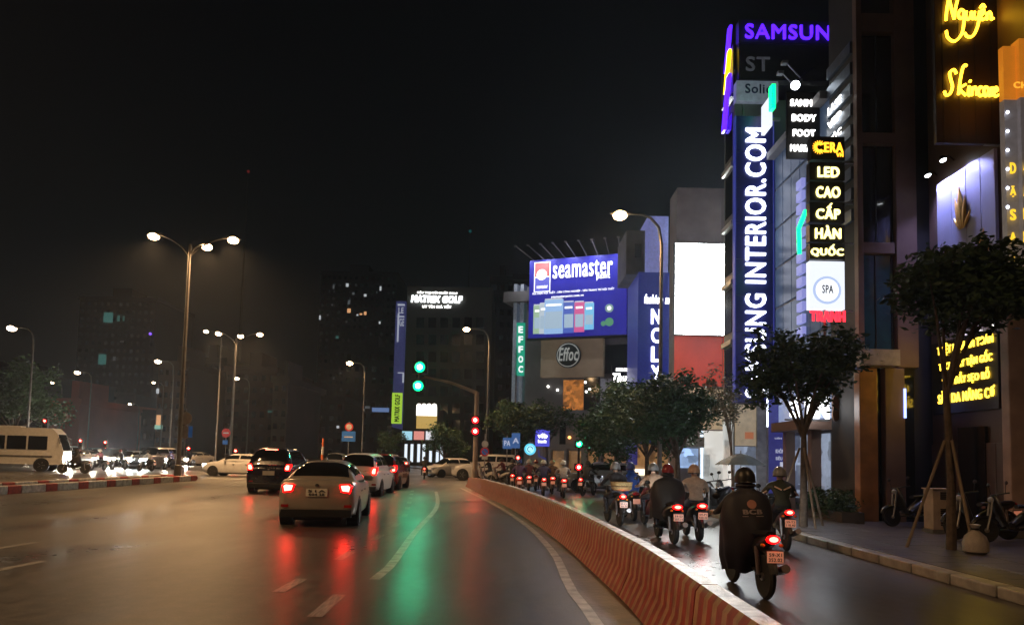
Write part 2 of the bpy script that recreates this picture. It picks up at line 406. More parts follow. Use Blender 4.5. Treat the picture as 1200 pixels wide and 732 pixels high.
# ================================================================== buildings and signs
class Fr:       # a vertical facade plane: origin, direction along it; looked at so that normal = rt x up
    def __init__(s, O, rt): s.O = Vector(O); s.rt = Vector(rt).normalized(); s.n = s.rt.cross(Z).normalized()
    def uv(s, px, py):
        d = _F + _R * ((px - PPX) / FPX) + _U * ((PPY - py) / FPX); o = Vector((0, 0, CAMH))
        t = (s.O - o).dot(s.n) / d.dot(s.n); p = o + d * t
        return (p - s.O).dot(s.rt), p.z
    def R4(s, px0, py0, px1, py1):
        my, mx = (py0 + py1) / 2, (px0 + px1) / 2
        return s.uv(px0, my)[0], s.uv(px1, my)[0], s.uv(mx, py1)[1], s.uv(mx, py0)[1]
    def P(s, u, z, d=0.): return Vector((s.O.x + s.rt.x * u + s.n.x * d, s.O.y + s.rt.y * u + s.n.y * d, z))
    def ubox(s, parent, name, mat, u0, u1, z0, z1, d0, d1, bevel=0.):
        mb = MB(); b = [s.P(u0, z0, d1), s.P(u1, z0, d1), s.P(u1, z0, d0), s.P(u0, z0, d0)]; t = [p + Vector((0, 0, z1 - z0)) for p in b]
        return mb.hexa(b, t).build(name, mat, parent, bevel=bevel)
    def box(s, parent, name, mat, px0, py0, px1, py1, d0=0., d1=.08, bevel=0.):
        u0, u1, z0, z1 = s.R4(px0, py0, px1, py1); return s.ubox(parent, name, mat, u0, u1, z0, z1, d0, d1, bevel)
    def text(s, parent, body, px0, py0, px1, py1, mat, proud=.1, **k):
        u0, u1, z0, z1 = s.R4(px0, py0, px1, py1)
        return letters(parent, body, s.P(u0, z0), s.rt, Z, u1 - u0, z1 - z0, mat, proud=proud, **k)
    def disc(s, parent, name, mat, px, py, rpx, d0, d1, n=24):
        u, z = s.uv(px, py); u2, _ = s.uv(px + rpx, py); r = abs(u2 - u)
        return MB().lathe(s.P(u, z, 0), s.n, [(r, d0), (r, d1)], n).build(name, mat, parent)
def perp(Y): return Fr((0, Y, 0), X)
def side(x): return Fr((x, 0, 0), -Yv)
def base(x, y): return (x, y, 0)
WALLD = M('dark_render_wall', (.035, .032, .03), .7, scale=.6, var=.3)
WALLG = M('grey_render_wall', (.16, .16, .165), .7, scale=.7, var=.2, bump=.1)
WALLB = M('brown_clad_wall', (.12, .075, .055), .45, scale=.9, var=.25)
GLASSD = M('dark_window_glass', (.012, .016, .02), .08, spec=.8, var=.1)
GLASST = M('teal_window_glass', (.012, .06, .075), .1, spec=.8, var=.2)
FRAME = M('aluminium_frame', (.3, .3, .31), .35, metal=.7, var=.1)
BLACK = M('black_plastic', (.012, .012, .013), .4, var=.1)
BOARD = M('black_sign_board', (.012, .01, .009), .35, var=.2)
STEEL = M('galvanised_steel', (.32, .32, .33), .4, metal=.8, scale=3)
WHITE_E = E('white_lit_letter', (1, .98, .95), 4)
YEL_E = E('yellow_lit_letter', (1, .62, .04), 4.5)
PALEY_E = E('pale_yellow_lit_letter', (1, .86, .28), 3.2)

# ---- A: skincare clinic by the right edge
bA = thing('clinic_building', 'dark brown building carrying the yellow script letters', 'building', base(15, 14))
boxp(bA, 'wall', WALLB, 11.6, 22, 4, 20.35, .13, 21)
fA = side(11.6)
PANL = M('lilac_metal_panel', (.42, .42, .55), .35, metal=.2, scale=1.5, var=.08)
for i in range(4):   # lit board made of four tall panels
    a = 1103 + 17.5 * i
    u0, u1 = fA.uv(a, 300)[0], fA.uv(a + 17.5, 300)[0]
    fA.ubox(bA, 'cladding_panel', PANL, u0 + .01, u1 - .01, 4.9, 9.35, .02, .1, .01)
for i in range(7):   # dark lower cladding boards
    fA.ubox(bA, 'cladding_board', WALLB, -20.3 + .9 * i, -19.42 + .9 * i, 5.0 - 4.7, 4.6 - 2.35, .02, .07, .01)
fA.box(bA, 'ground_floor_door', GLASSD, 1128, 500, 1160, 640, .02, .1)
# projecting script sign
sk = thing('blade_sign', 'dark brown projecting panel with yellow neon script', 'sign', base(10.7, 17.3))
f = perp(17.3); f.box(sk, 'panel', M('dark_brown_panel', (.03, .017, .013), .4, var=.3, scale=2), 1096, -40, 1171, 168, -.12, 0, .01)
for k in range(4): f.box(sk, 'panel_seam', BOARD, 1096 + 18.7 * k + 8, -40, 1096 + 18.7 * k + 9, 168, 0, .006)
boxp(sk, 'bracket', STEEL, 11.25, 11.6, 17.32, 17.4, 9.4, 9.5); boxp(sk, 'bracket', STEEL, 11.25, 11.6, 17.32, 17.4, 12.4, 12.5)
NG = [[(2, -2), (3, 10), (6, 27)], [(6, 27), (9, 12), (12, 0)], [(12, 0), (14, 14), (18, 30)], [(24, 10), (20, 12), (17, 6), (19, 1), (23, 3), (24, 10)], [(24, 10), (24, 0), (21, -18), (12, -28), (4, -24), (2, -15)],
      [(27, 10), (26, 3), (29, 0), (32, 4), (33, 10)], [(33, 10), (33, 2), (36, 1)], [(37, 10), (36, 3), (39, 1), (42, 5)], [(43, 11), (41, -6), (35, -20), (28, -22), (24, -17)],
      [(44, 5), (48, 8), (48, 12), (45, 11), (44, 5), (46, 0), (50, 2)], [(44, 15), (47, 19), (50, 15)], [(52, 9), (52, 0)], [(52, 6), (55, 10), (57, 6), (57, 1), (60, 2)]]
SC = [[(15, 27), (12, 32), (7, 28), (8, 20), (10, 11), (7, 2), (2, 0), (0, 5)], [(28, 37), (24, 37), (20, 22), (17, 1)], [(26, 14), (19, 8), (26, 0)], [(30, 12), (29, 2), (31, 0)], [(31, 17), (32, 19)],
      [(34, 11), (33, 0)], [(34, 7), (37, 11), (39, 7), (39, 1)], [(46, 10), (43, 11), (41, 5), (43, 0), (47, 2)], [(53, 10), (49, 11), (48, 4), (50, 0), (53, 4), (54, 10)], [(54, 10), (54, 1), (56, 1)],
      [(57, 11), (57, 0)], [(57, 7), (60, 11)], [(60, 5), (64, 7), (63, 11), (60, 9), (60, 3), (62, 0), (66, 2)]]
px = 17.3 / FPX; NEON = E('amber_neon_tube', (1, .50, .02), 7)
u, z = f.uv(1105, 24); strokes(sk, 'script_lettering', NG, f.P(u, z), X, Z, px, px, .032, NEON)
u, z = f.uv(1105, 113); strokes(sk, 'script_lettering', SC, f.P(u, z), X, Z, px, px, .032, NEON)
# gold ornaments on the lit board
GOLD = M('polished_gold', (.85, .5, .1), .32, metal=.55, var=.15)
def ornament(px_, py_, h, lean, label):
    u, z = fA.uv(px_, py_); t = thing('gold_ornament', label, 'ornament', fA.P(u, z, .12), group='gold ornaments on the lit board')
    for k, (du, ln, w, tilt) in enumerate([(0, 1., .16, lean), (-.13, .8, .13, lean - .16), (.12, .72, .13, lean + .2), (.2, .42, .1, lean + .7), (-.18, .4, .1, lean - .5)]):
        c0 = fA.P(u + du * h * .4, z, .12); rings = []
        for i in range(7):
            s = i / 6; r = w * h * .5 * math.sin(math.pi * (.08 + .9 * s)) + .004
            c = c0 + fA.rt * (math.sin(tilt) * s * ln * h) + Z * (math.cos(tilt) * s * ln * h) + fA.n * .03
            rings.append([c + fA.rt * (r * math.cos(q * math.pi / 3)) + fA.n * (.6 * r * math.sin(q * math.pi / 3)) for q in range(6)])
        MB().loft(rings).build('petal', GOLD, t, smooth=True)
ornament(1134, 268, 1.15, -.08, 'tall gold flame-like ornament on the lit lilac board')
ornament(1158, 303, .75, .1, 'short gold ornament low on the lilac board, next to the tree crown')
ornament(1118, 318, .7, -.2, 'gold ornament half hidden by the tree crown')
# lamps that wash the board
def arm_lamp(p, q, label, power, col, group, aim, size=.09, spot=80):
    t = thing('arm_lamp', label, 'lamp', q, group=group)
    MB().path([p, (Vector(p) + Vector(q)) / 2 + Vector((0, 0, .12)), q], .02, 6).build('arm', BLACK, t)
    a = (Vector(aim) - Vector(q)).normalized()
    MB().lathe(Vector(q) - a * .1, a, [(.03, 0), (size * .8, .02), (size, .12)], 12).build('lamp_housing', BLACK, t)
    MB().lathe(Vector(q) + a * .021, a, [(size * .9, 0), (size * .7, .02)], 12).build('lens', E('cool_lamp_lens', (.9, .95, 1), 14), t)
    if power:
        ld = bpy.data.lights.new('spot', 'SPOT'); ld.energy = power; ld.color = col; ld.spot_size = R(spot); ld.spot_blend = .8; ld.shadow_soft_size = .06
        o = bpy.data.objects.new('spot_light', ld); C.objects.link(o); o.parent = t; o.location = a * .06; o.rotation_euler = a.to_track_quat('-Z', 'Y').to_euler()
    return t
for (a, b, ln) in ((1105, 187, 'lit round lamp on a bent arm above the lilac board'), (1087, 205, 'lit round lamp on an arm, the lower of the pair by the lilac board')):
    q = PT(a, b, 18.9 if a == 1105 else 19.7); arm_lamp((11.6, q.y + .25, q.z + .1), q, ln, 330, (.42, .44, 1), 'lamps washing the lilac board', (11.6, q.y - .7, q.z - 2.4), spot=120)
# yellow four-line text board
tb = thing('text_board', 'dark board with four lines of yellow lit capitals', 'sign', fA.P(*fA.uv(1137, 480), .1))
fA.ubox(tb, 'board', BOARD, fA.uv(1096, 440)[0], fA.uv(1175, 440)[0], 3.05, 5.0, .02, .1, .01)
for (a, b, c, d, t_) in ((1104, 1169, 405, 421, 'TRIỆT MỤN AN TOÀN'), (1106, 1168, 425, 440, 'TÁCH ĐÁY TẬN GỐC'), (1110, 1165, 444, 459, 'LÀM ĐẦY SẸO RỖ'), (1105, 1171, 464, 478, 'SĂN DA NÂNG CƠ')):
    uL, zL = fA.uv(a, d); uR, zR = fA.uv(b, c - (b - a) * .30)
    zc = fA.uv((a + b) / 2, (c + d) / 2 - 9)[1]
    letters(tb, t_, fA.P(uL, zc - .16), fA.rt, Z, uR - uL, .34, YEL_E, proud=.11, bold=.014)
for a in (1135, 1151, 1170):
    u, _ = fA.uv(a, 395); MB().ellip(fA.P(u, 5.04, .16), (.05, .05, .03)).build('bulb', E('board_bulb', (1, .95, .85), 6), tb)
# tall light box at the very edge
lb = thing('light_box', 'tall curved light box, amber on top, grey below with yellow characters', 'sign', base(11.3, 16.4))
fl = perp(16.35)
ORL = E('amber_light_panel', (1, .30, .02), .42, base=(.5, .25, .1)); GRL = M('grey_translucent_panel', (.35, .34, .36), .4, emit=(.5, .42, .4), es=.12)
for i in range(5):
    a = 1175 + 15 * i; top = 68 - 15 * (1 - math.cos(min(i, 3) * .6)) * 2.2
    u0, u1 = fl.uv(a, 150)[0], fl.uv(a + 15, 150)[0]; bow = .22 * math.sin(math.pi * (i + .5) / 5)
    z0, z1, z2 = fl.uv(a, 345)[1], fl.uv(a, 118)[1], fl.uv(a, top - 12)[1]
    fl.ubox(lb, 'lower_panel', GRL, u0 + .004, u1 - .004, z0, z1 - .01, -.1, bow); fl.ubox(lb, 'upper_panel', ORL, u0 + .004, u1 - .004, z1 + .01, z2, -.1, bow)
u, z = fl.uv(1179, 110); letters(lb, 'CHĂM SÓC', fl.P(u, z), X, Z, 1.2, .2, E('amber_letter', (1, .4, .03), 1.2), proud=.25, split=False)
for r_ in range(6):
    for c_ in range(2):
        u, z = fl.uv(1178 + 13 * c_, 207 + 27 * r_); letters(lb, 'DẶSẠẨN'[(r_ + 3 * c_) % 6], fl.P(u, z), X, Z, .13, .26, E('yellow_character', (1, .6, .03), 1.3), proud=.16 + .07 * c_, bold=.03)
for k in range(6):
    u, z = fl.uv(1176, 135 + 22 * k); MB().ellip(fl.P(u, z, .14), (.035, .03, .04)).build('bulb', E('cool_bulb', (.8, .85, 1), 5), lb)
pil = thing('pillar', 'pale plastered pillar under the light box', 'pillar', base(11.45, 16.5))
fl.ubox(pil, 'shaft', M('pale_pinkish_plaster', (.4, .3, .28), .6, scale=2), fl.uv(1182, 400)[0], fl.uv(1225, 400)[0], .13, fl.uv(1190, 347)[1], -.3, -.02, .03)
fl.ubox(pil, 'plinth', WALLG, fl.uv(1178, 400)[0], fl.uv(1230, 400)[0], .13, .6, -.34, .03, .02)

# ---- C: column building with stacked dark windows
bC = thing('framed_building', 'brown framed building front with stacked dark windows', 'building', base(12, 21))
fc = perp(20.5)
BRN = M('brown_stone_frame', (.2, .125, .095), .55, scale=1.2, var=.2, bump=.1)
boxp(bC, 'wall', WALLD, 9.66, 16, 20.62, 22.3, .13, 17)
for a, b in ((1002.5, 1009), (1047, 1071)): fc.box(bC, 'column', BRN, a, -20, b, 431, -.12, .12, .02)
for a, b in ((18, 40), (157, 170), (285, 298), (411, 431)): fc.box(bC, 'beam', BRN, 1008.2, a, 1046.8, b, -.12, .1, .015)
for k, (a, b) in enumerate(((40, 157), (170, 285), (298, 411))):
    for h in (0, 1):
        w = fc.box(bC, 'window', GLASST if k == 2 else GLASSD, 1009 + 19 * h, a + 1, 1026.5 + 19 * h, b - 1, -.1, -.06)
        fc.box(w, 'frame', BLACK, 1026.5 + 19 * h, a + 1, 1027.8 + 19 * h, b - 1, -.1, -.03)
fc.box(bC, 'blue_lit_pane', E('blue_room_light', (.15, .5, .8), .35), 1003 + 6, 298, 1013, 318, -.058, -.05)
fc.box(bC, 'soffit', M('cream_soffit', (.4, .34, .3), .5), 1000, 412, 1044, 430, .12, .5)
fc.box(bC, 'ground_column', M('orange_marble_column', (.38, .17, .06), .35, scale=2.5, var=.3), 1003, 432, 1024, 617, -.1, .25, .03)
fc.box(bC, 'ground_column', BRN, 1034, 432, 1057, 618, -.1, .2, .03)
fc.box(bC, 'door', GLASSD, 1025, 436, 1033, 616, -.1, -.02); fc.box(bC, 'door', GLASSD, 1059, 440, 1072, 619, -.1, .0)
fc.box(bC, 'light_strip', E('blue_led_strip', (.3, .4, 1), 3), 1054.5, 456, 1057, 490, .2, .23)
fcs = side(9.66)      # the flank towards the road, slatted, the blue light on it put into the louvre colour
for k in range(9): fcs.ubox(bC, 'louvre', M('blue_lit_louvre', (.12, .16, .22), .35, metal=.4), -22.28, -20.7, 8.6 + .62 * k, 8.95 + .62 * k, .0, .09)
for k, t_ in enumerate(('LASE', 'VIP', 'TÓC')): letters(bC, t_, fcs.P(-22.1, fcs.uv(987, 120 + 18 * k)[1] - .1), fcs.rt, Z, .9, .24, WHITE_E, proud=.12, bold=.012)

# ---- ERA blade sign, stacked boxes
era = thing('blade_sign', 'tall projecting sign of stacked boxes with pale yellow capitals', 'sign', base(8.6, 20.25)); fe = perp(20.25)
fe.box(era, 'box_panel', BOARD, 951, 160, 990, 187, -.3, 0, .01)
OR_E = E('orange_lit_letter', (1, .42, .02), 3)
fe.text(era, 'ERA', 966, 167, 988, 179, OR_E, proud=.0, bold=.03); fe.text(era, 'VN', 980, 179.5, 988, 184, OR_E, proud=.0)
u, z = fe.uv(960, 173); mb = MB()
for k in range(14):
    a = math.pi * (.25 + 1.5 * k / 13); mb.path([fe.P(u + .12 * math.cos(a), z + .12 * math.sin(a), .02), fe.P(u + .2 * math.cos(a), z + .2 * math.sin(a), .02)], [.022, .008], 5)
mb.build('sun_emblem', OR_E, era)
MB().path([fe.P(u + .1 * math.cos(math.pi * (.3 + 1.4 * k / 9)), z + .1 * math.sin(math.pi * (.3 + 1.4 * k / 9)), .02) for k in range(10)] , .03, 6).build('emblem_ring', OR_E, era)
for t_, a, b, l0, l1 in (('LED', 190, 211, 958, 983), ('CAO', 213, 235, 956, 984), ('CẤP', 237, 260, 956, 984), ('HÀN', 263, 283, 955, 985), ('QUỐC', 285, 304, 950, 988)):
    fe.box(era, 'box_panel', BOARD, 949, a, 990, b, -.25, 0, .01)
    fe.text(era, t_, l0, a + (6 if t_ in ('LED',) else 1.5 if t_ in ('CẤP', 'QUỐC', 'HÀN') else 6), l1, b - 3, PALEY_E, proud=.0, depth=.05, bold=.022)
fe.box(era, 'white_panel', E('white_light_panel', (.85, .9, 1), 1.1), 949, 306, 990, 362, -.25, -.01)
fe.disc(era, 'round_emblem', E('pale_blue_emblem', (.55, .68, 1), .9), 969, 340, 16.5, -.009, .02)
fe.disc(era, 'emblem_core', E('white_emblem_core', (.9, .93, 1), 1.3), 969, 340, 13.5, .02, .03)
fe.text(era, 'SPA', 963, 334, 976, 344, M('slate_print', (.05, .08, .2), .5), proud=.03, depth=.005)
fe.text(era, 'TRANH', 949, 364, 990, 377, E('red_lit_letter', (1, .015, .03), 3.5), proud=.0, depth=.05, bold=.05)
MB().path([fe.P(fe.uv(969, 380)[0], fe.uv(969, 158)[1], -.15), fe.P(fe.uv(969, 380)[0], fe.uv(969, 400)[1], -.15)], .04, 8).build('mast', STEEL, era)
for b in (188, 236, 284, 363): fe.box(era, 'bracket', STEEL, 990.2, b - 1, 1003, b + 1, -.2, -.12)

# ---- D: glass fronted spa
bD = thing('glass_building', 'glass fronted building between the blue strip and the stacked sign', 'building', base(12, 25))
boxp(bD, 'wall', WALLG, 9.75, 16, 22.4, 27.2, .13, 13.4)
fd = side(9.75); GLB = M('blue_lit_glass', (.05, .08, .12), .38, spec=.4, var=.35, scale=.6, emit=(.12, .2, .4), es=.12)  # blue light from the LED strips put into the glass as emission
for i in range(6):
    for j in range(6): 
        w = fd.ubox(bD, 'glass_panel', GLB, -27.15 + .8 * i, -26.4 + .8 * i, 4.4 + 1.5 * j, 5.8 + 1.5 * j, .0, .05)
fd.ubox(bD, 'balcony_slab', WALLG, -27.2, -22.4, 13.05, 13.3, 0, .35); fd.ubox(bD, 'canopy', BRN, -25.2, -22.4, 2.7, 3.0, 0, .9)
for yy in (24.9, 22.8): boxp(bD, 'ground_column', BRN, 9.25, 9.55, yy, yy + .3, .13, 2.7)
fd.ubox(bD, 'shop_window', M('lit_shop_glass', (.3, .35, .4), .2, emit=(.5, .6, .8), es=.3, evar=2.), -27, -22.6, .5, 2.6, .0, .05)
fd.ubox(bD, 'light_balcony', M('pale_blue_lit_fascia', (.5, .55, .65), .4, emit=(.45, .6, 1), es=.35), -25.6, -22.4, 3.05, 4.3, 0, .5)
led = thing('led_column', 'column of glowing lilac blocks on the glass front beside the stacked sign', 'light', fd.P(-24.5, 5, .2))
for k in range(13): fd.ubox(led, 'led_block', E('lilac_led', (.4, .42, 1), .62), -24.75, -24.25, 5.9 + .42 * k, 6.2 + .42 * k, .06, .2, .02)
MB().path([fd.P(-24.2, 8.6, .3), fd.P(-24, 9.4, .4), fd.P(-23.4, 9.8, .4)], .07, 6).build('green_tube', E('green_neon', (0, 1, .25), 3), led)
bs = thing('blade_sign', 'dark projecting sign with four rows of white lit words', 'sign', base(9.2, 23)); fb = perp(23.)
fb.box(bs, 'panel', BOARD, 922, 108, 961, 186, -.1, 0, .01)
for k, (t_, a, b) in enumerate((('SANMA', 926, 958), ('BODY', 928, 956), ('FOOT', 929, 955), ('MASSA', 926, 950))):
    fb.text(bs, t_, a, 117 + 17.6 * k, b, 125 + 17.6 * k, WHITE_E, proud=.0, depth=.04, bold=.03)
fb.box(bs, 'bracket', STEEL, 961, 130, 985, 132, -.08, -.04); fb.box(bs, 'bracket', STEEL, 961, 170, 985, 172, -.08, -.04)
q = PT(932, 100, 23.4); arm_lamp((9.9, 23.9, q.z + .9), q, 'bright round lamp over the white lit words', 0, (1, 1, 1), None, q + Vector((-.3, -.8, -.6)), .16)
for (a, b, ln) in ((922, 74, 'unlit flood lamp on an arm, upper of two above the word sign'), (917, 86, 'unlit flood lamp on an arm, lower of two above the word sign')):
    q = PT(a, b, 24.); t = thing('flood_lamp', ln, 'lamp', q)
    MB().path([q, q + Vector((.75, .6, -.25))], .025, 6).build('arm', STEEL, t); boxp(t, 'lamp_housing', STEEL, q.x - .18, q.x + .02, q.y - .1, q.y + .1, q.z - .05, q.z + .05, .01)
# shop sign and foot-shaped sign at balcony height
ss = thing('shop_sign', 'white glowing letters on the balcony front behind the staked tree', 'sign', base(8.9, 21.9)); f2 = perp(21.9)
f2.text(ss, 'S', 925, 464, 938, 490, E('bright_white_letter', (.95, .97, 1), 5), proud=0, depth=.06, bold=.05)
f2.text(ss, 'EN', 943, 464, 971, 491, E('bright_white_letter', (1, 1, 1), 5), proud=0, depth=.06, bold=.06)
f2.box(ss, 'rail', STEEL, 920, 491, 973, 493, -.05, 0)
ft = thing('foot_sign', 'brown foot-shaped board hanging beside the white glowing letters', 'sign', f2.P(*f2.uv(979, 478), .1))
u, z = f2.uv(979, 478); mb = MB(); ring = []
for k in range(24):
    a = 2 * math.pi * k / 24; rr = .17 - .05 * math.cos(2 * a) * -1 * .0; ring.append((u + (.15 + .03 * math.sin(a) - .055 * math.exp(-(math.sin(a) * 3) ** 2)) * math.cos(a) + .03 * math.sin(a), z + .4 * math.sin(a)))
mb.loft([[f2.P(a, b, .02) for a, b in ring], [f2.P(a, b, .1) for a, b in ring]]).build('sole', M('brown_foot_board', (.13, .07, .04), .4), ft)
for k in range(5): MB().ellip(f2.P(u - .1 + .055 * k, z + .42 - .012 * abs(k - 1) ** 1.5, .06), (.032, .03, .045), 8, 5).build('toe', M('brown_foot_board', (.13, .07, .04), .4), ft)
bn = thing('banner', 'tall blue banner with white print beside the cream shop', 'banner', base(8.9, 25.6)); f3 = perp(25.6)
f3.box(bn, 'sheet', M('blue_banner_print', (.04, .05, .2), .4, emit=(.1, .1, .5), es=.22), 901, 468, 940, 578, -.04, 0)
PRW = E('white_print', (.75, .78, 1), .55, sample=False)
for t_, a, b, c, d in (('KHÔNG NÓNG', 909, 933, 525, 531), ('SIÊU RẺ & BỀN', 909, 936, 533, 539), ('LIÊN HỆ NGAY', 908, 936, 512, 515)): f3.text(bn, t_, a, c, b, d, PRW, proud=0, depth=.005, split=False)
f3.box(bn, 'printed_panel', PRW, 914, 541, 920, 556, .0, .005)
f3.box(bn, 'edge_light', E('white_tube', (.8, .88, 1), 3), 898.6, 440, 900, 500, -.02, .03)
bn2 = f3.box(bn, 'pole', STEEL, 899, 500, 900.5, 590, -.05, 0)

# ---- E: tower with the tall blue vertical sign
bE = thing('office_tower', 'narrow tower behind the tall blue vertical sign', 'building', base(10, 30))
boxp(bE, 'wall', WALLG, 8.32, 12.6, 27.62, 29.0, .13, 15.6)
fs_ = side(8.32)
for j in range(5):
    fs_.ubox(bE, 'window', GLASSD, -28.8, -27.9, 4.3 + 2.3 * j, 6. + 2.3 * j, -.02, .02)
    fs_.ubox(bE, 'ledge', M('pale_ledge', (.5, .5, .48), .5), -29.0, -27.7, 3.8 + 2.3 * j, 3.98 + 2.3 * j, 0, .12)
vb = thing('vertical_sign', 'tall deep blue sign board with white letters running upwards', 'sign', base(8.9, 27.3)); fv = perp(27.3)
BLUEP = M('deep_blue_panel', (.015, .018, .11), .3, emit=(.02, .03, .3), es=.03)
ys_ = [136 + 42 * k for k in range(9)]
for a, b in zip(ys_[:-1], ys_[1:]): fv.box(vb, 'panel', BLUEP, 862, a + .3, 906, b - .3, -.3, 0)
for a in (861, 906): fv.box(vb, 'edge_trim', E('blue_edge_glow', (.05, .08, .8), .25), a, 136, a + 1.2, 471, -.25, .03)
uB, zB = fv.uv(897, 466); zT = fv.uv(884, 151)[1]; uL = fv.uv(873, 300)[0]; uR = fv.uv(897, 300)[0]
letters(vb, 'SAMSUNG INTERIOR.COM', fv.P(uR, zB), Z, -X, zT - zB, uR - uL, E('blue_white_letter', (.82, .86, 1), 4.5), proud=.0, depth=.08, bold=.009)
rs = thing('roof_sign', 'stacked roof sign with violet neon capitals on top', 'sign', base(10, 27.4)); fr = perp(27.4)
fr.box(rs, 'panel', M('navy_grey_panel', (.06, .055, .09), .4, scale=1), 866, 24, 972, 51, -.4, 0, .02)
fr.box(rs, 'panel', M('black_roof_panel', (.012, .012, .016), .4), 866, 52, 972, 94, -.4, 0, .02)
fr.box(rs, 'panel', M('pale_grey_sign_panel', (.4, .43, .5), .4, emit=(.45, .52, .7), es=.16), 863, 95, 912, 119, -.4, .02, .02)
VIO = E('violet_neon', (.075, .01, 1), 2.6)
fr.text(rs, 'SAMSUNG', 873, 30, 992, 47, VIO, proud=0, depth=.06, bold=.008)
fr.text(rs, 'ST', 874, 67, 902, 84, M('dim_silver_letter', (.3, .31, .37), .4, emit=(.4, .4, .5), es=.06), proud=0, depth=.04, bold=.01)
fr.text(rs, 'Solid', 873, 99, 904, 110, M('slate_print', (.05, .08, .2), .5), proud=.02, depth=.02, bold=.014)
fr.box(rs, 'strut', STEEL, 872, 119, 874, 137, -.3, -.2); fr.box(rs, 'strut', STEEL, 898, 119, 900, 137, -.3, -.2)
f5 = side(8.30)
for c, a, b, w in ((VIO, 36, 80, .34), (E('yellow_neon', (1, .62, 0), 3.5), 62, 104, .3), (VIO, 90, 147, .4)):      # slanted neon strokes
    zt, zb = f5.uv(856, a)[1], f5.uv(856, b)[1]; sh = (zt - zb) * .33; u1 = -27.75 - (a > 50) * .1
    MB().hexa([f5.P(u1 - sh - w, zb, .15), f5.P(u1 - sh, zb, .15), f5.P(u1 - sh, zb, .03), f5.P(u1 - sh - w, zb, .03)], [f5.P(u1 - w, zt, .15), f5.P(u1, zt, .15), f5.P(u1, zt, .03), f5.P(u1 - w, zt, .03)]).build('neon_stroke', c, rs, bevel=.02)
boxp(rs, 'side_panel', M('navy_grey_panel'), 8.3, 8.5, 27.8, 29.4, 16.0, 17.9)
gs = thing('pharmacy_sign', 'slanted white light box with a green end beside the blue vertical sign', 'sign', base(9.4, 26))
f6 = side(9.3); zt, zb = f6.uv(908, 100)[1], f6.uv(903, 150)[1]
f6.ubox(gs, 'white_face', E('white_light_panel'  , (.95, .97, 1), 1.6), -27.15, -26.3, zb, zt - .3, 0, .12); f6.ubox(gs, 'green_end', E('green_neon', (0, 1, .25), 3), -26.28, -25.95, zb + .5, zt, 0, .14)
f6.ubox(gs, 'bracket', STEEL, -26.8, -26.7, zb + .4, zb + .5, -.45, 0)
# ground floor of the tower: cream fascia, lit white shop
CREAM = M('cream_lit_fascia', (.55, .47, .36), .5, emit=(.8, .62, .38), es=.25)
fg = perp(27.45)
fg.box(bE, 'fascia', CREAM, 862, 474, 886, 522, -.1, 0); fg.box(bE, 'pillar', M('pale_pillar', (.5, .5, .47), .5), 886, 440, 899, 590, -.1, .1, .02)
fg.box(bE, 'poster', E('orange_print', (.9, .3, .12), .35), 873, 506, 883, 514, 0, .01); fg.box(bE, 'shop_door', M('lit_shop_glass'), 862, 523, 886, 590, -.1, .0)
WSHOP = M('white_lit_shop_wall', (.7, .7, .68), .5, emit=(.9, .93, .9), es=.5, evar=1.1)
fs_.ubox(bE, 'shop_front', WSHOP, -28.95, -27.7, .3, 3.2, .01, .05); fs_.ubox(bE, 'awning', CREAM, -28.95, -27.7, 3.3, 3.75, .01, .5)

# ---- F: building with the big white screen
bF = thing('screen_building', 'plain pinkish building behind the big white screen', 'building', base(10, 40)); ff = perp(36.4)
x0, x1, z0, z1 = rect(793, 220, 872, 560, 36.4)
boxp(bF, 'wall', M('pinkish_render', (.3, .24, .24), .7, scale=.6, var=.15), x0, x1 + 3, 36.45, 38.2, .13, z1)
ff.box(bF, 'panel', M('red_glow_panel', (.55, .07, .05), .45, scale=1, var=.15, emit=(.6, .07, .04), es=.28), 790, 394, 846, 452, -.04, .04, .01); ff.box(bF, 'panel', M('red_glow_panel'), 847, 394, 868, 452, -.04, .04, .01)  # red emission stands in for the glow of the screen above
ff.box(bF, 'panel', M('pinkish_grey_panel', (.34, .27, .27), .6, scale=1), 793, 221, 845, 286, 0, .04, .01)
ff.box(bF, 'fascia', CREAM, 806, 455, 872, 503, 0, .1); ff.box(bF, 'shop_front', WSHOP, 820, 505, 872, 572, 0, .05)
ff.box(bF, 'door_frame', E('blue_white_tube', (.6, .8, 1), 2), 821, 505, 823, 572, .05, .1); ff.box(bF, 'awning', M('grey_awning', (.2, .22, .24), .5), 776, 512, 818, 524, .0, 1.2)
ff.box(bF, 'shop_window', M('cool_lit_window', (.3, .3, .3), .4, emit=(.4, .6, 1), es=.7, evar=2.5), 795, 525, 818, 548, 0, .04); ff.box(bF, 'downlight', WHITE_E, 844, 475, 850, 480, .1, .3)
sc = thing('led_screen', 'large glowing blank white screen above the red panel', 'screen', ff.P(*ff.uv(824, 393), .3))
ff.box(sc, 'casing', BLACK, 788.5, 286.5, 859.5, 394, .05, .3)
u0, u1, z0, z1 = ff.R4(790, 288, 858, 393)
SCR = E('white_screen', (.96, 1, .98), 50.0)
for i in range(4):
    for j in range(6):
        ff.ubox(sc, 'screen_module', SCR, u0 + (u1 - u0) * i / 4 + .001, u0 + (u1 - u0) * (i + 1) / 4 - .001, z0 + (z1 - z0) * j / 6 + .001, z0 + (z1 - z0) * (j + 1) / 6 - .001, .301, .33)

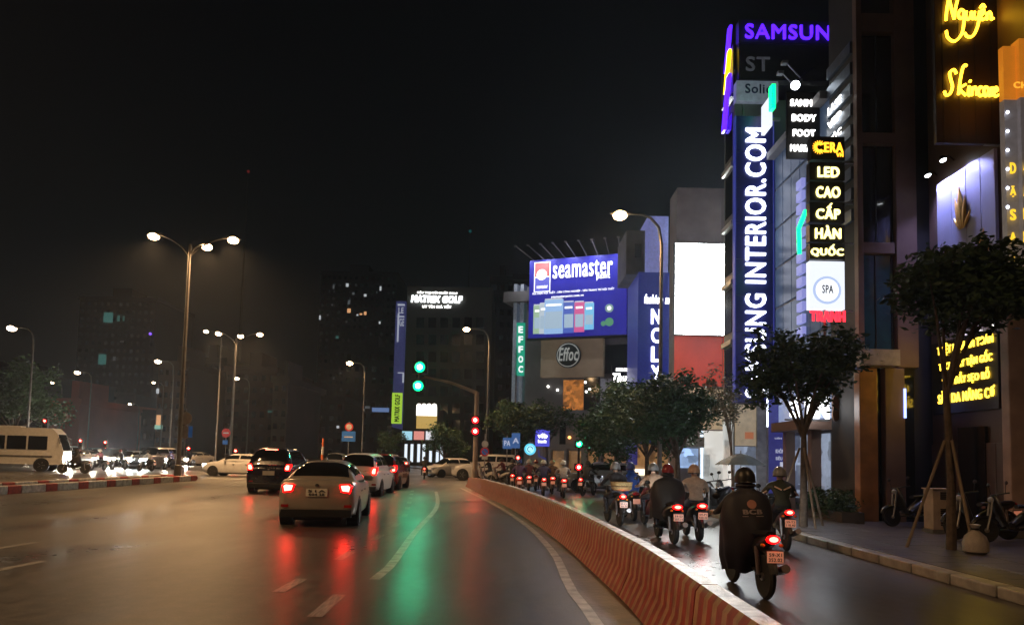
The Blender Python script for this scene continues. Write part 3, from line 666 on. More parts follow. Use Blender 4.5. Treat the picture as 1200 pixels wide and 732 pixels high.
# ---- G: fashion shop with the blue vertical letters
bG = thing('fashion_building', 'narrow blue fashion shop tower with white vertical letters', 'building', base(12, 68)); f7 = perp(66.)
f7.box(bG, 'wall', M('blue_shop_panel', (.03, .035, .16), .4, emit=(.03, .05, .45), es=.22), 747, 319, 788, 545, -6, 0)
f7.box(bG, 'upper_wall', M('lilac_lit_wall', (.3, .3, .5), .5, emit=(.3, .33, .8), es=.35), 760, 252, 784, 319, -6, -.3)
f7.box(bG, 'side_wall', WALLG, 735, 268, 757, 320, -6, -.5); f7.box(bG, 'window', GLASSD, 745, 284, 753, 300, -.5, -.45)
for a, b in ((322, 350), (358, 398), (402, 440), (258, 285)): f7.box(bG, 'light_strip', E('blue_white_tube', (.6, .8, 1), 2), 786.5, a, 789.5, b, .0, .3)
BW = E('blue_white_letter', (.82, .86, 1), 4.5)
f7.text(bG, 'fashion and', 755, 345, 791, 356, WHITE_E, proud=.02, shear=.25, split=False, bold=.02)
for k, ch in enumerate('NCLYS'): f7.text(bG, ch, 763, 362 + 22 * k, 774, 380 + 22 * k, BW, proud=.02, depth=.12, bold=.022)
f7.box(bG, 'ground_floor', M('warm_lit_interior', (.3, .2, .12), .5, emit=(1, .5, .18), es=.16, evar=1.2), 747, 520, 788, 546, 0, .05)

# ---- H: corner building with the paint billboard
pL, pR = PT(620, 394, 80), PT(734, 393, 76); rt = (pR - pL); rt.z = 0
fh = Fr((pL.x, pL.y, 0), rt)
bH = thing('corner_building', 'corner building under the paint billboard with round coffee logo', 'building', base(6, 84))
WALLK = M('grey_corner_wall', (.15, .14, .14), .6, scale=.5)
fh.box(bH, 'wall', WALLK, 612, 330, 745, 560, -9, -.9)
fh.box(bH, 'cream_panel', M('beige_fascia', (.3, .22, .15), .5, scale=.6, emit=(.5, .35, .22), es=.09), 633, 395, 706, 441, -.9, -.2)
fh.disc(bH, 'round_logo', M('black_logo_disc', (.02, .03, .028), .4), 666, 416, 14.5, -.2, .1); fh.disc(bH, 'logo_ring', M('pale_logo_ring', (.5, .5, .46), .4, emit=(.7, .75, .7), es=.2), 666, 416, 13.4, .1, .12); fh.disc(bH, 'logo_core', M('black_logo_disc'), 666, 416, 12.4, .12, .14)
fh.text(bH, 'Effoc', 655, 407, 678, 423, M('pale_logo_ring'), proud=.15, shear=.2, split=False, bold=.02)
for a in (604, 596): fh.box(bH, 'fin', M('pale_fin', (.35, .38, .42), .5, emit=(.4, .5, .7), es=.06), a, 330, a + 4, 470, -3, -1.2)
fh.box(bH, 'roof_slab', WALLK, 588, 340, 621, 352, -4, -.5); fh.box(bH, 'glass_wall', M('green_tinted_glass', (.06, .1, .1), .2, emit=(.3, .5, .5), es=.05), 608, 352, 634, 470, -1.6, -1.4)
fh.box(bH, 'lit_room', M('orange_lit_room', (.4, .18, .05), .5, emit=(1, .33, .06), es=.3, evar=2.6), 657, 444, 681, 484, -.9, -.85); fh.box(bH, 'dark_panel', GLASSD, 682, 440, 700, 487, -.9, -.7)
fh.box(bH, 'lit_room', M('pale_lit_room', (.3, .3, .32), .5, emit=(.5, .5, .6), es=.1, evar=1.), 701, 442, 720, 478, -.9, -.85); fh.box(bH, 'lit_room', M('orange_lit_room'), 720, 462, 738, 476, -.9, -.86)
fh.box(bH, 'ledge', WALLG, 630, 480, 700, 492, -.9, -.3); fh.box(bH, 'dark_panel', GLASSD, 653, 494, 660, 520, -.9, -.8); fh.box(bH, 'dark_panel', GLASSD, 705, 402, 740, 436, -.9, -.85)
for a, b in ((684, 447), (689, 455), (685, 458), (651, 456), (640, 452)): fh.disc(bH, 'ceiling_lamp', E('small_white_lamp', (1, .97, .9), 5), a, b, 1.3, -.7, -.6, 8)
fh.disc(bH, 'wall_lamp', E('small_orange_lamp', (1, .4, .1), 4), 665, 512, 1.6, -.8, -.6, 8)
for a in (641, 660, 684, 700, 722, 735): fh.box(bH, 'ground_column', WALLG, a, 526, a + 3, 560, -.9, -.2)
for a in (645, 664, 687, 705): fh.box(bH, 'shop_window', M('warm_lit_interior'), a, 528, a + 14, 558, -.9, -.8)
fh.box(bH, 'lit_sign', E('warm_white_sign', (1, .85, .6), 2.2), 728, 549, 757, 556, .2, .3); fh.box(bH, 'shop_wall', M('warm_lit_interior'), 726, 536, 760, 560, -.3, 0)
bl = thing('billboard', 'large blue paint billboard with a row of cans and white lettering', 'billboard', fh.P(6, 12.5, 0))
BLU = M('blue_glow_billboard_print', (.02, .02, .22), .35, emit=(.035, .03, .55), es=.34, scale=.4)  # print glows by itself in place of part of the floodlight
uu0, uu1, zz0, zz1 = fh.R4(620, 301, 734, 394)
for i in range(4): fh.ubox(bl, 'panel', BLU, uu0 + (uu1 - uu0) * i / 4 + .004, uu0 + (uu1 - uu0) * (i + 1) / 4 - .004, zz0, zz1, -.5, 0)
fh.ubox(bl, 'frame', BLACK, uu0 - .15, uu1 + .15, zz0 - .25, zz0 - .01, -.6, .1)
WPR = E('white_lit_print', (1, 1, 1), 1.0, base=(.7, .7, .7))
fh.box(bl, 'emblem_border', WPR, 626, 307, 645, 342, .0, .02); fh.box(bl, 'emblem_red', E('red_print', (1, .05, .06), .7), 627, 308, 644, 324, .021, .03); fh.box(bl, 'emblem_blue', E('blue_print', (.05, .06, .8), .8), 627, 325, 644, 341, .021, .03)
fh.disc(bl, 'emblem_oval', WPR, 635, 322, 6, .03, .05); fh.text(bl, 'seamaster', 629, 334, 642, 338, WPR, proud=.035, depth=.01, split=False)
def btext(t_, a, b, c0, c1, h, mat, **k):
    uL, zL = fh.uv(a, c0); uR, _ = fh.uv(b, c1); letters(bl, t_, fh.P(uL, zL), fh.rt, Z, uR - uL, h, mat, **k)
btext('seamaster', 648, 718, 327, 321, 1.75, WPR, proud=.02, depth=.05, bold=.014); btext('paint', 699, 715, 329, 327, .78, WPR, proud=.02, bold=.02)
btext('ĐẠI DIỆN NỘI THẤT - SƠN CÔNG NGHIỆP - SƠN TRANG TRÍ NỘI THẤT', 624, 720, 346, 341, .38, WPR, proud=.01, split=False); btext('seamasterpaint.com.vn', 646, 684, 350, 347, .32, WPR, proud=.01, split=False)
for i, (a, b, t0, t1, c) in enumerate(((625, 634, 358, 391, (.4, .6, .4)), (632, 641, 356, 391, (.6, .7, .8)), (638, 660, 351, 391, (.35, .6, 1.)), (660, 673, 354, 390, (.05, .12, .6)), (673, 685, 354, 389, (.8, .1, .35)), (685, 696, 355, 386, (.2, .65, 1.)))):
    cn = fh.box(bl, 'printed_can', E('can_print_%d' % i, c, .75), a, t0, b, t1, .0, .03 + .006 * i)
    fh.box(cn, 'can_lid', E('can_lid_print', (.75, .8, .9), .7), a + .8, t0 - 1.5, b - .8, t0, 0, .025 + .006 * i); fh.box(cn, 'can_label', E('can_label_print', (.55, .75, .95), .6), a + 1.2, t0 + 14, b - 1.2, t1 - 6, 0, .036 + .006 * i)
    fh.box(cn, 'can_mark', WPR, a + 2, t0 + 5, b - 2, t0 + 7.5, 0, .037 + .006 * i)
fh.disc(bl, 'round_seal', E('pale_green_seal', (.35, .6, .5), .5), 714, 361, 5, .0, .03); fh.disc(bl, 'round_seal', E('dark_green_seal', (.1, .45, .2), .5), 714, 377, 5, .0, .03); fh.disc(bl, 'seal_mark', WPR, 714, 361, 2.5, .03, .04, 12); fh.disc(bl, 'round_seal', E('dark_green_seal'), 707, 379, 3, 0, .02)
for k in range(9):
    u = uu0 + (uu1 - uu0) * (k + .4) / 9; p = fh.P(u, zz1, -.1); q = p + fh.n * 1.6 + fh.rt * (-1.6 + .22 * k) + Z * 1.35
    mb = MB(); mb.path([p, q], .045, 6); mb.build('lamp_arm', STEEL, bl); MB().box(q.x - .15, q.x + .15, q.y - .12, q.y + .12, q.z - .08, q.z).build('lamp_head', STEEL, bl)
    if k % 2 == 0:
        ld = bpy.data.lights.new('flood', 'SPOT'); ld.energy = 1500; ld.color = (.9, .93, 1); ld.spot_size = R(100); ld.spot_blend = .9; ld.shadow_soft_size = .1
        o = bpy.data.objects.new('flood_light', ld); C.objects.link(o); o.parent = bl; o.location = q - Z * .12 - BASE[bl.name]; o.rotation_euler = (fh.P(u, zz1 - 3.2) - q).to_track_quat('-Z', 'Y').to_euler()
# smaller signs on the corner
es = thing('vertical_sign', 'narrow green vertical sign with five white capitals', 'sign', fh.P(-1, 8, 1)); fz = perp(77.)
fz.box(es, 'panel', E('green_lit_panel', (0, .55, .33), .55), 605, 378, 615, 440, -.2, 0)
for k, ch in enumerate('EFFOC'): fz.text(es, ch, 607.5, 382 + 11.6 * k, 613, 390 + 11.6 * k, WPR, proud=.0, depth=.04, bold=.04)
fz.box(es, 'post', STEEL, 603, 408, 605, 545, -.1, 0)
th = thing('shop_sign', 'black board with white lit script beside the corner building', 'sign', base(12, 74)); fy = perp(74.)
fy.box(th, 'panel', BOARD, 717, 428, 742, 452, -.2, 0); fy.text(th, 'Thuy', 718, 437, 740, 451, WHITE_E, proud=0, shear=.3, bold=.04, split=False); fy.text(th, 'FASHION', 722, 431, 740, 435, WHITE_E, proud=0, split=False, bold=.04); fy.box(th, 'edge_tube', WHITE_E, 747, 430, 748.2, 446, 0, .1)

# ---- golf building, far blocks
bI = thing('golf_building', 'tall dark building with white lit golf sign near its roof', 'building', base(-11, 125)); f8 = perp(120.)
f8.box(bI, 'wall', M('dark_olive_wall', (.05, .05, .042), .6, scale=.2), 474, 336, 575, 540, -26, 0)
f8.box(bI, 'side_fin', M('dim_purple_fin', (.1, .1, .2), .4, emit=(.12, .14, .5), es=.14), 461, 352, 473, 500, -26, -.5)
f8.text(bI, 'SIÊU THỊ MỚI NHẤT GOLF', 489, 341, 536, 345, WHITE_E, proud=.1, split=False, bold=.04); f8.text(bI, 'MATRIX GOLF', 482, 346.5, 542, 355, E('bright_white_letter', (1, 1, 1), 5), proud=.1, bold=.05, depth=.2, shear=.15); f8.text(bI, 'UY TÍN GIÁ TỐT', 495, 356.5, 529, 361, WHITE_E, proud=.1, split=False, bold=.04)
OUTL = E('dim_white_outline', (.7, .75, .9), .45)
for a, b, c, d in ((466, 356, 474, 357.5), (465.5, 367, 467, 400), (467, 370, 473.5, 371), (466, 436, 473, 437), (471.5, 437, 473, 448)): f8.box(bI, 'light_line', OUTL, a, b, c, d, -.4, .0)
f8.text(bI, 'LE', 467, 360, 473, 367, OUTL, proud=.0, split=False); f8.text(bI, 'GE', 468, 373, 473.5, 382, OUTL, proud=.0, split=False)
for j in range(7):
    for i in range(6): f8.box(bI, 'window', GLASSD, 488 + 14 * i, 372 + 20 * j, 497 + 14 * i, 384 + 20 * j, 0, .05)
gs2 = thing('vertical_sign', 'bright yellow green vertical sign at the foot of the golf building', 'sign', base(-17, 112)); f9 = perp(112.)
f9.box(gs2, 'panel', E('lime_panel', (.45, .75, .05), .75), 459, 460, 471, 496, -.3, 0, .02)
uu, zz = f9.uv(468, 494); letters(gs2, 'MATRIX GOLF', f9.P(uu, zz), Z, -X, f9.uv(465, 462)[1] - zz, .8, M('dark_print', (.02, .05, .02), .5), proud=0, split=False, bold=.05)
sh = thing('market_front', 'bright shop front with a white scalloped sign', 'shop', base(-13, 108)); fm = perp(108.)
fm.box(sh, 'wall', WALLD, 474, 480, 520, 545, -4, -.05); fm.box(sh, 'sign_face', E('cream_lit_face', (1, .95, .85), 2.2), 488, 476, 512, 487, 0, .1); fm.box(sh, 'sign_lower', E('yellow_lit_face', (.85, .55, .15), .6), 488, 487, 512, 502, 0, .08)
for k in range(4): fm.disc(sh, 'scallop', E('cream_lit_face'), 491 + 6 * k, 475.5, 3, 0, .1, 12)
for a, b, c in ((471, 483, (.4, .75, .9)), (485, 497, (.8, .3, .25)), (499, 511, (.9, .9, .95))): fm.box(sh, 'shop_sign_panel', E('shop_print_%d' % a, c, .9), a, 505, b, 515, 0, .1)
for a in (474, 481, 489, 495, 503, 511, 516): fm.box(sh, 'lit_window', E('cool_white_window', (.8, .9, 1), 1.1), a, 520, a + 3.2, 541, 0, .05)
FAR = M('far_dark_wall', (.03, .03, .032), .8, scale=.1)
FARB = M('far_brown_lit_wall', (.13, .085, .055), .8, scale=.1)  # brownish street light on the facade put into the wall colour
def far_block(label, px0, py0, px1, Y, mat=FAR, lit=(), grid=None, ledge=True):
    fq = perp(Y); b = thing('tower_block', label, 'building', PT((px0 + px1) / 2, 535, Y) * 1.0); b.location.z = 0; BASE[b.name].z = 0
    fq.box(b, 'wall', mat, px0, py0, px1, 536, -25, 0)
    u0, u1, z0, z1 = fq.R4(px0, py0, px1, 536)
    fq.ubox(b, 'parapet', mat, u0 - .3, u1 + .3, z1, z1 + 1.1, -25.3, .3)
    fq.ubox(b, 'roof_hut', mat, u0 + (u1 - u0) * .35, u0 + (u1 - u0) * .6, z1 + 1.1, z1 + 4.2, -12, -3)
    if grid:
        mb = MB(); nx, nz = grid
        for i in range(nx):
            for j in range(nz):
                a = u0 + (u1 - u0) * (i + .25) / nx; c = z0 + (z1 - z0) * (j + .3) / nz
                p, q = fq.P(a, c, .05), fq.P(a + (u1 - u0) * .5 / nx, c + (z1 - z0) * .45 / nz, -.05); mb.box(p.x, q.x, p.y, q.y, p.z, q.z)
        o = mb.build('window_grid', GLASSD, b); o['kind'] = 'stuff'
    for (a, c, w, h, m) in lit: fq.box(b, 'lit_window', m, a - w / 2, c - h / 2, a + w / 2, c + h / 2, .05, .12)
    return b
WW, WO, WT, WD = E('cool_far_window', (.8, .85, .9), .55, sample=False), E('orange_far_window', (1, .5, .22), .7, sample=False), E('teal_far_window', (.12, .4, .36), .25, sample=False), E('dim_far_window', (.5, .55, .6), .12, sample=False)
far_block('tallest dark tower with scattered lit windows behind the golf building', 372, 322, 462, 240, lit=[(391, 336, 2, 5, WD), (407, 334, 3, 4, WW), (446, 338, 2, 5, WW), (414, 344, 3, 3, WD), (428, 346, 3, 3, WW), (409, 354, 3, 5, WD), (409, 364, 4, 5, WO), (428, 367, 3, 4, WO), (423, 368, 3, 2, WO), (419, 369, 2, 2, WW), (370 + 5, 372, 2, 5, WW), (406, 377, 2, 2, WD), (445, 378, 2, 3, WW), (389, 357, 2, 2, WD), (384, 369, 2, 2, WD), (395, 395, 3, 3, WT), (399, 437, 2, 2, WD), (391, 443, 2, 3, WD)], grid=(14, 26))
far_block('dark grey block left of the golf building', 402, 412, 462, 170, M('far_grey_wall', (.055, .055, .058), .8, scale=.1), lit=[(430, 477, 7, 3, WD), (446, 480, 20, 5, E('blue_far_sign', (.25, .4, .8), .4)), (424, 479, 6, 6, WW)], grid=(6, 9))
far_block('dark slab tower with two teal lit bays', 88, 352, 178, 210, lit=[(127, 372, 11, 12, WT), (139, 373, 3, 7, WT), (145, 373, 2, 6, WT), (120, 421, 9, 12, WT), (143, 400, 4, 2, WD), (134, 420, 3, 5, WD), (120, 455, 6, 3, WD)], grid=(12, 20))
far_block('brown block behind the tall triple street lamp', 183, 430, 218, 130, FARB, lit=[(185, 458, 3, 6, WW), (178 + 8, 500, 9, 5, E('teal_shop', (.3, .6, .5), .7)), (186, 492, 5, 12, WO)], grid=(5, 8))
far_block('dark block between the two triple street lamps', 219, 425, 262, 150, M('far_green_wall', (.03, .045, .04), .8, scale=.1), lit=[(223, 461, 9, 10, WT), (233, 470, 9, 18, E('brown_far_window', (.3, .15, .08), .15)), (256, 441, 3, 4, WD), (262, 441, 2, 4, WW)], grid=(6, 8))
far_block('brown block right of the second triple street lamp', 262, 436, 322, 140, M('far_reddish_wall', (.08, .045, .035), .8, scale=.1), lit=[(318, 482, 8, 2, WT)], grid=(6, 7))
far_block('narrow pale block above the dark suv', 318, 448, 336, 128, M('far_pale_wall', (.16, .13, .11), .8, scale=.1), grid=(2, 6))
far_block('low dark block behind the white crossing sedan', 336, 470, 402, 150, lit=[(396, 500, 3, 3, WW)], grid=(7, 5))
far_block('low red lit hall behind the minibus', 55, 474, 92, 120, M('far_brick_wall', (.3, .07, .04), .8, scale=.2), lit=[(70, 486, 20, 5, E('dim_red_sign', (.5, .06, .03), .3))])
far_block('long low dark building beyond the oncoming cars', 92, 486, 183, 140, lit=[(112, 475 + 14, 6, 3, E('violet_far_sign', (.3, .3, 1), 1.)), (120, 488, 3, 4, WT), (155, 488, 5, 3, WW), (130, 486 + 3, 18, 2, WD)], grid=(10, 3))
far_block('dark block right behind the golf building', 573, 330, 600, 150, lit=[(569 + 8, 355, 2, 16, WD)], grid=(3, 14))
far_block('dark tree-high block beyond the minibus', -60, 445, 54, 150, FAR, grid=(8, 5))
far_block('dark high block behind the paint billboard', 600, 330, 745, 130, FAR, grid=(10, 16))

# ================================================================== street lamps, signals, road signs
POLE = M('lamp_pole_paint', (.15, .14, .13), .5, metal=.3, scale=2)
SOD = E('sodium_lens', (1, .62, .30), 40)
SODW = E('small_far_lens', (1, .72, .45), 22)
def lum_head(t, p, dirv, size=1., power=0., lens=SOD, spot=155, col=(1, .57, .25)):
    """cobra head: housing, glowing bowl, and the lamp's own light"""
    p = Vector(p); d = Vector(dirv).normalized(); s = d.cross(Z).normalized(); rings = []
    for k, (f, w, h, dz) in enumerate(((-.05, .05, .05, 0), (.1, .09, .09, .01), (.35, .15, .12, .02), (.6, .13, .09, .02), (.72, .05, .04, .01))):
        c = p + d * f * size + Z * dz * size
        rings.append([c + s * (w * size * math.cos(a)) + Z * (h * size * math.sin(a) * (1 if math.sin(a) > 0 else .5)) for a in [2 * math.pi * q / 10 for q in range(10)]])
    h = MB().loft(rings).build('lamp_head', POLE, t, smooth=True)
    c = p + d * .38 * size - Z * .055 * size; b = BASE[t.name]
    MB().ellip(c, (.24 * size, .24 * size, .15 * size), 10, 6).build('lamp_bowl', lens, t, smooth=True)
    if power:
        ld = bpy.data.lights.new('lamp', 'SPOT'); ld.energy = power; ld.color = col; ld.shadow_soft_size = .12; ld.spot_size = R(spot); ld.spot_blend = .6
        o = bpy.data.objects.new('lamp_light', ld); C.objects.link(o); o.parent = t; o.location = c - b - Z * .16 * size
def triple_lamp(x, y, h, label, power, angs=(200, 340, 90), top=0., lens=SOD):
    t = thing('street_lamp', label, 'street lamp', (x, y, 0), group='triple-headed street lamps')
    MB().path([(x, y, 0), (x, y, .9), (x, y, h)], [.16, .13, .07], 10).build('pole', POLE, t, smooth=True)
    MB().lathe((x, y, 0), Z, [(.3, 0), (.3, .05), (.2, .08), (.19, .8), (.14, .86)], 12).build('base', POLE, t)
    for a in angs:
        d = Vector((math.cos(R(a)), math.sin(R(a)), 0))
        MB().path([Vector((x, y, h - .6)) + d * .05, Vector((x, y, h - .1)) + d * .5, Vector((x, y, h + .35)) + d * 1.2, Vector((x, y, h + .55)) + d * 1.75], [.05, .045, .04, .035], 8).build('arm', POLE, t, smooth=True)
        lum_head(t, Vector((x, y, h + .56)) + d * 1.72, d, 1.25, power, lens)
    return t
triple_lamp(-17.9, 40.0, 12.9, 'tall triple-headed street lamp at the tip of the striped island', 6500, (172, 90, 18))
triple_lamp(-27.4, 72.5, 12.8, 'triple-headed street lamp beyond the junction behind the white sedan', 6000, (160, 100, 20))
triple_lamp(-17.9, 8.0, 12.9, 'unseen triple-headed street lamp added further back on the striped island', 4800, (180, 300, 40))  # out of view, added to continue the row and brighten the near road
def single_lamp(x, y, h, arm, label, power, lens=SOD, size=1.2, rz=180, col=(1, .57, .25)):
    t = thing('street_lamp', label, 'street lamp', (x, y, 0), group='single-armed street lamps')
    d = Vector((math.cos(R(rz)), math.sin(R(rz)), 0)); o = Vector((x, y, 0))
    MB().path([o, o + Z * 1, o + Z * (h - 1.2), o + Z * (h - .5) + d * .12, o + Z * (h - .12) + d * .45, o + Z * h + d * (arm * .6), o + Z * (h + .02) + d * arm], [.12, .1, .065, .06, .055, .05, .04], 9).build('pole', POLE, t, smooth=True)
    MB().lathe(o, Z, [(.24, 0), (.24, .06), (.15, .1), (.14, .7), (.11, .75)], 12).build('base', POLE, t)
    lum_head(t, o + Z * (h + .02) + d * arm, d, size, power, lens, col=col)
    return t
single_lamp(GX(773, 29.5), 29.5, 11.6, 1.25, 'single-armed street lamp on the kerb before the white screen', 2200)
single_lamp(6.75, 2.0, 11.6, 1.3, 'unseen single-armed street lamp added on the near right pavement', 1500)  # another lamp outside the frame, added because the near road was too dark
single_lamp(GX(570, 62), 62, 12.4, 1.5, 'single-armed street lamp at the far corner of the junction', 6000)
single_lamp(GX(424, 84), 84, 12, 1.2, 'single-armed street lamp before the dark grey block', 4000, size=1.5)
for i, (px_, py_, y_, ln) in enumerate(((22, 384, 60, 'street lamp above the minibus'), (96, 436, 95, 'far street lamp above the oncoming cars'), (191, 423, 85, 'far street lamp beside the tall pole'), (282, 443, 105, 'far street lamp over the brown block'), (64, 448, 120, 'distant street lamp over the red lit hall'), (246, 388, 80, 'pale street lamp left of the second triple lamp'), (183, 448, 125, 'distant white street lamp before the brown block'), (155, 473, 130, 'distant low street lamp over the long dark building'))):
    p = PT(px_, py_, y_); single_lamp(p.x + 1.3, y_, p.z, 1.3, ln, 500 if i in (0,) else 0, SODW, 1.5 if i < 4 else 1.1)
# distant coloured beacons on roofs
for (a, b, y_, c, ln) in ((176, 391, 209, (.25, .1, 1), 'violet beacon on the dark slab tower'), (551, 271, 400, (0, .25, .25), 'dim teal beacon high in the dark sky'), (291, 201, 400, (.35, .02, .02), 'faint red beacon high in the dark sky')):
    p = PT(a, b, y_); t = thing('roof_beacon', ln, 'beacon', p); MB().ellip(p, (y_ / 500,) * 3, 8, 6).build('bulb', E('beacon_%d' % a, c, 1.6 if a == 176 else .35, sample=False), t, smooth=True); MB().path([p - Z * y_ / 60, p], .15, 6).build('mast', BLACK, t)
    if a != 176: MB().path([Vector((p.x, p.y, 0)), p - Z * y_ / 60], [1.2, .3], 6).build('tower_mast', BLACK, t)

GRN = E('green_signal', (.05, 1, .45), 230); REDS = E('red_signal', (1, .05, .03), 120); GRNR = E('green_rim', (0, 1, .30), 3); REDR = E('red_rim', (1, .004, .012), 4); OFFL = M('unlit_lens', (.03, .03, .03), .2)
def signal_head(t, c, cols, rad=.15, gap=.4):
    """vertical signal box; lens faces -y"""
    n = len(cols); h = gap * n
    bx = MB().box(c.x - rad * 1.45, c.x + rad * 1.45, c.y, c.y + .22, c.z - h / 2, c.z + h / 2).build('signal_box', BLACK, t, bevel=.03)
    for k, m in enumerate(cols):
        q = Vector((c.x, c.y, c.z + h / 2 - gap * (k + .5)))
        rim_ = {'green_signal': GRNR, 'red_signal': REDR}.get(m.name, m)
        ln_ = MB().lathe(q, -Yv, [(rad, -.02), (rad, .0), (rad * .8, .045), (rad * .3, .06)], 14).build('lens', rim_, bx, smooth=True)
        if m is not rim_: MB().lathe(q - Yv * .05, -Yv, [(rad * .5, -.01), (rad * .48, .01), (rad * .2, .03)], 14).build('lamp_core', m, ln_, smooth=True)
        MB().path([q + Vector((rad * 1.1 * math.cos(a), -.09, rad * 1.1 * math.sin(a))) for a in [math.pi * (.0 + k2 / 8) for k2 in range(9)]], .025, 5).build('visor', BLACK, bx)
sgx, sgy = GX(557, 42.6), 42.6
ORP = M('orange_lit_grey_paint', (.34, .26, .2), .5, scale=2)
sg = thing('traffic_signal', 'cantilever traffic signal with green lamps on its arm at the barrier end', 'traffic signal', (sgx, sgy, 0))
top = PT(559, 459, sgy)
MB().path([(sgx, sgy, 0), (sgx, sgy, top.z - .2), (sgx + .01, sgy, top.z)], [.16, .13, .12], 10).build('pole', ORP, sg, smooth=True)
MB().lathe((sgx, sgy, 0), Z, [(.3, 0), (.3, .06), (.2, .1), (.2, .9), (.15, .95)], 12).build('base', ORP, sg)
q = PT(497, 441, sgy); MB().path([top - Z * .05, (top + q) / 2 + Z * .1, q], [.11, .08, .06], 8).build('arm', ORP, sg, smooth=True)
g1 = PT(492, 430, sgy - .2); signal_head(sg, g1, [GRN], .3, .74); g2 = PT(490, 452, sgy - .2); signal_head(sg, g2, [GRN], .3, .74)
MB().path([g1 - Z * .3, g2 + Z * .3], .05, 6).build('hanger', BLACK, sg); MB().path([(q.x, q.y, q.z), (g2.x, q.y, q.z)], .05, 6).build('hanger', BLACK, sg)
for py_ in (492, 505): signal_head(sg, PT(557, py_, sgy - .3), [REDS], .2, .52)
def signal_post(px_, y_, cols, label, h0, z_, rad=.13):
    x = GX(px_, y_); t = thing('traffic_signal', label, 'traffic signal', (x, y_, 0), group='post-mounted traffic signals')
    MB().path([(x, y_, 0), (x, y_, h0)], .06, 8).build('pole', BLACK, t)
    MB().lathe((x, y_, 0), Z, [(.16, 0), (.16, .05), (.08, .08)], 10).build('base', BLACK, t)
    for c, zz in zip(cols, z_): signal_head(t, Vector((x, y_ - .15, zz)), c, rad, .36)
signal_post(678, 36.2, [[GRN], [REDS]], 'post signal with green over red by the waiting bikes', 2.6, [PT(678, 520, 36.2).z, PT(678, 547, 36.2).z], .15)
signal_post(607, 47, [[REDS]], 'post signal with one red lamp behind the waiting riders', 2.2, [PT(607, 536, 47).z])
for px_, py_, y_, ln in ((52, 493, 58, 'post signal with red lamp over the minibus roof'), (222, 525, 62, 'post signal with red lamp left of the white sedan'), (277, 528, 60, 'post signal with red lamp over the white sedan'), (95, 516, 66, 'post signal with red lamp over the first oncoming cars'), (124, 518, 72, 'post signal with red lamp amid the oncoming cars')):
    signal_post(px_, y_, [[REDS, OFFL, OFFL]], ln, PT(px_, py_, y_).z + .3, [PT(px_, py_, y_).z - .36])
# road signs
SB, SR, SWh = M('blue_sign_paint', (.03, .16, .5), .4, emit=(.03, .16, .5), es=.12), M('red_sign_paint', (.5, .03, .03), .4, emit=(.6, .03, .03), es=.12), M('white_sign_paint', (.7, .7, .7), .4)
GRS = M('grey_sign_back', (.36, .34, .33), .45, metal=.3)
def disc_at(t, name, mat, p, r, d=.03, ax=-Yv): return MB().lathe(p, ax, [(r, 0), (r, d)], 20).build(name, mat, t)
def signpost(px_, y_, label, h, rad=.035):
    x = GX(px_, y_); t = thing('road_sign', label, 'road sign', (x, y_, 0)); MB().path([(x, y_, 0), (x, y_, h)], rad, 8).build('post', STEEL, t); return t, x
t, x = signpost(216, 40.4, 'grey post with two round signs seen from behind', 3.9)
for py_ in (490, 506): disc_at(t, 'sign_disc', GRS, Vector((x, 40.34, PT(216, py_, 40.3).z)), .36)
MB().box(x + .2, x + .42, 40.3, 40.33, PT(216, 512, 40.3).z, PT(216, 500, 40.3).z + .05).build('blue_plate', SB, t)
t, x = signpost(264, 66, 'post with a round no-entry sign and blue arrow beyond the white sedan', 3.6)
d_ = disc_at(t, 'sign_disc', SR, Vector((x, 65.95, PT(264, 507, 66).z)), .4); MB().box(x - .25, x + .25, 65.9, 65.915, PT(264, 507, 66).z - .06, PT(264, 507, 66).z + .06).build('white_bar', SWh, d_)
MB().box(x - .25, x + .2, 65.9, 65.93, PT(264, 518, 66).z - .2, PT(264, 518, 66).z + .2).build('arrow_plate', SB, t)
t, x = signpost(408, 52, 'post with a round red-ringed sign over a blue plate', 3.9)
d_ = disc_at(t, 'sign_disc', SR, Vector((x, 51.95, PT(408, 500, 52).z)), .3); disc_at(d_, 'white_centre', SWh, Vector((x, 51.915, PT(408, 500, 52).z)), .2, .01)
p_ = MB().box(x - .48, x + .48, 51.9, 51.93, PT(408, 517, 52).z, PT(408, 505, 52).z).build('blue_plate', SB, t); MB().box(x - .3, x + .3, 51.885, 51.897, PT(408, 512.5, 52).z, PT(408, 511, 52).z).build('white_mark', SWh, p_)
t, x = signpost(568, 43.6, 'post with a red and blue no-parking disc beside the cantilever signal', 3.0)
z_ = PT(568, 529, 43.5).z; d_ = disc_at(t, 'sign_disc', SR, Vector((x, 43.55, z_)), .27); disc_at(d_, 'blue_centre', SB, Vector((x, 43.515, z_)), .18, .012); MB().path([(x - .15, 43.49, z_ + .15), (x + .15, 43.49, z_ - .15)], .025, 5).build('red_slash', SR, d_)
z_ = PT(568, 520, 43.5).z; disc_at(t, 'sign_disc', SWh, Vector((x, 43.55, z_)), .2); MB().box(x - .17, x + .17, 43.53, 43.55, z_ - .9, z_ - .72).build('plate', SWh, t)
for (a, b, y_, ln) in ((594, 519, 48, 'small blue sign plate, lower of the pair over the waiting riders'), (604, 516, 49, 'tall blue sign plate, upper of the pair over the waiting riders')):
    t, x = signpost(a, y_, ln, PT(a, b, y_).z + .5); zc = PT(a, b, y_).z; w, h = (.29, .36) if a == 594 else (.28, .5)
    p_ = MB().box(x - w, x + w, y_ - .08, y_ - .05, zc - h, zc + h).build('blue_plate', E('lit_blue_plate', (.05, .24, .7), .32), t)
    letters(p_, 'PA' if a == 594 else 'A', (x - .2, y_ - .08, zc - .18), X, Z, .4, .36, PRW, split=False)
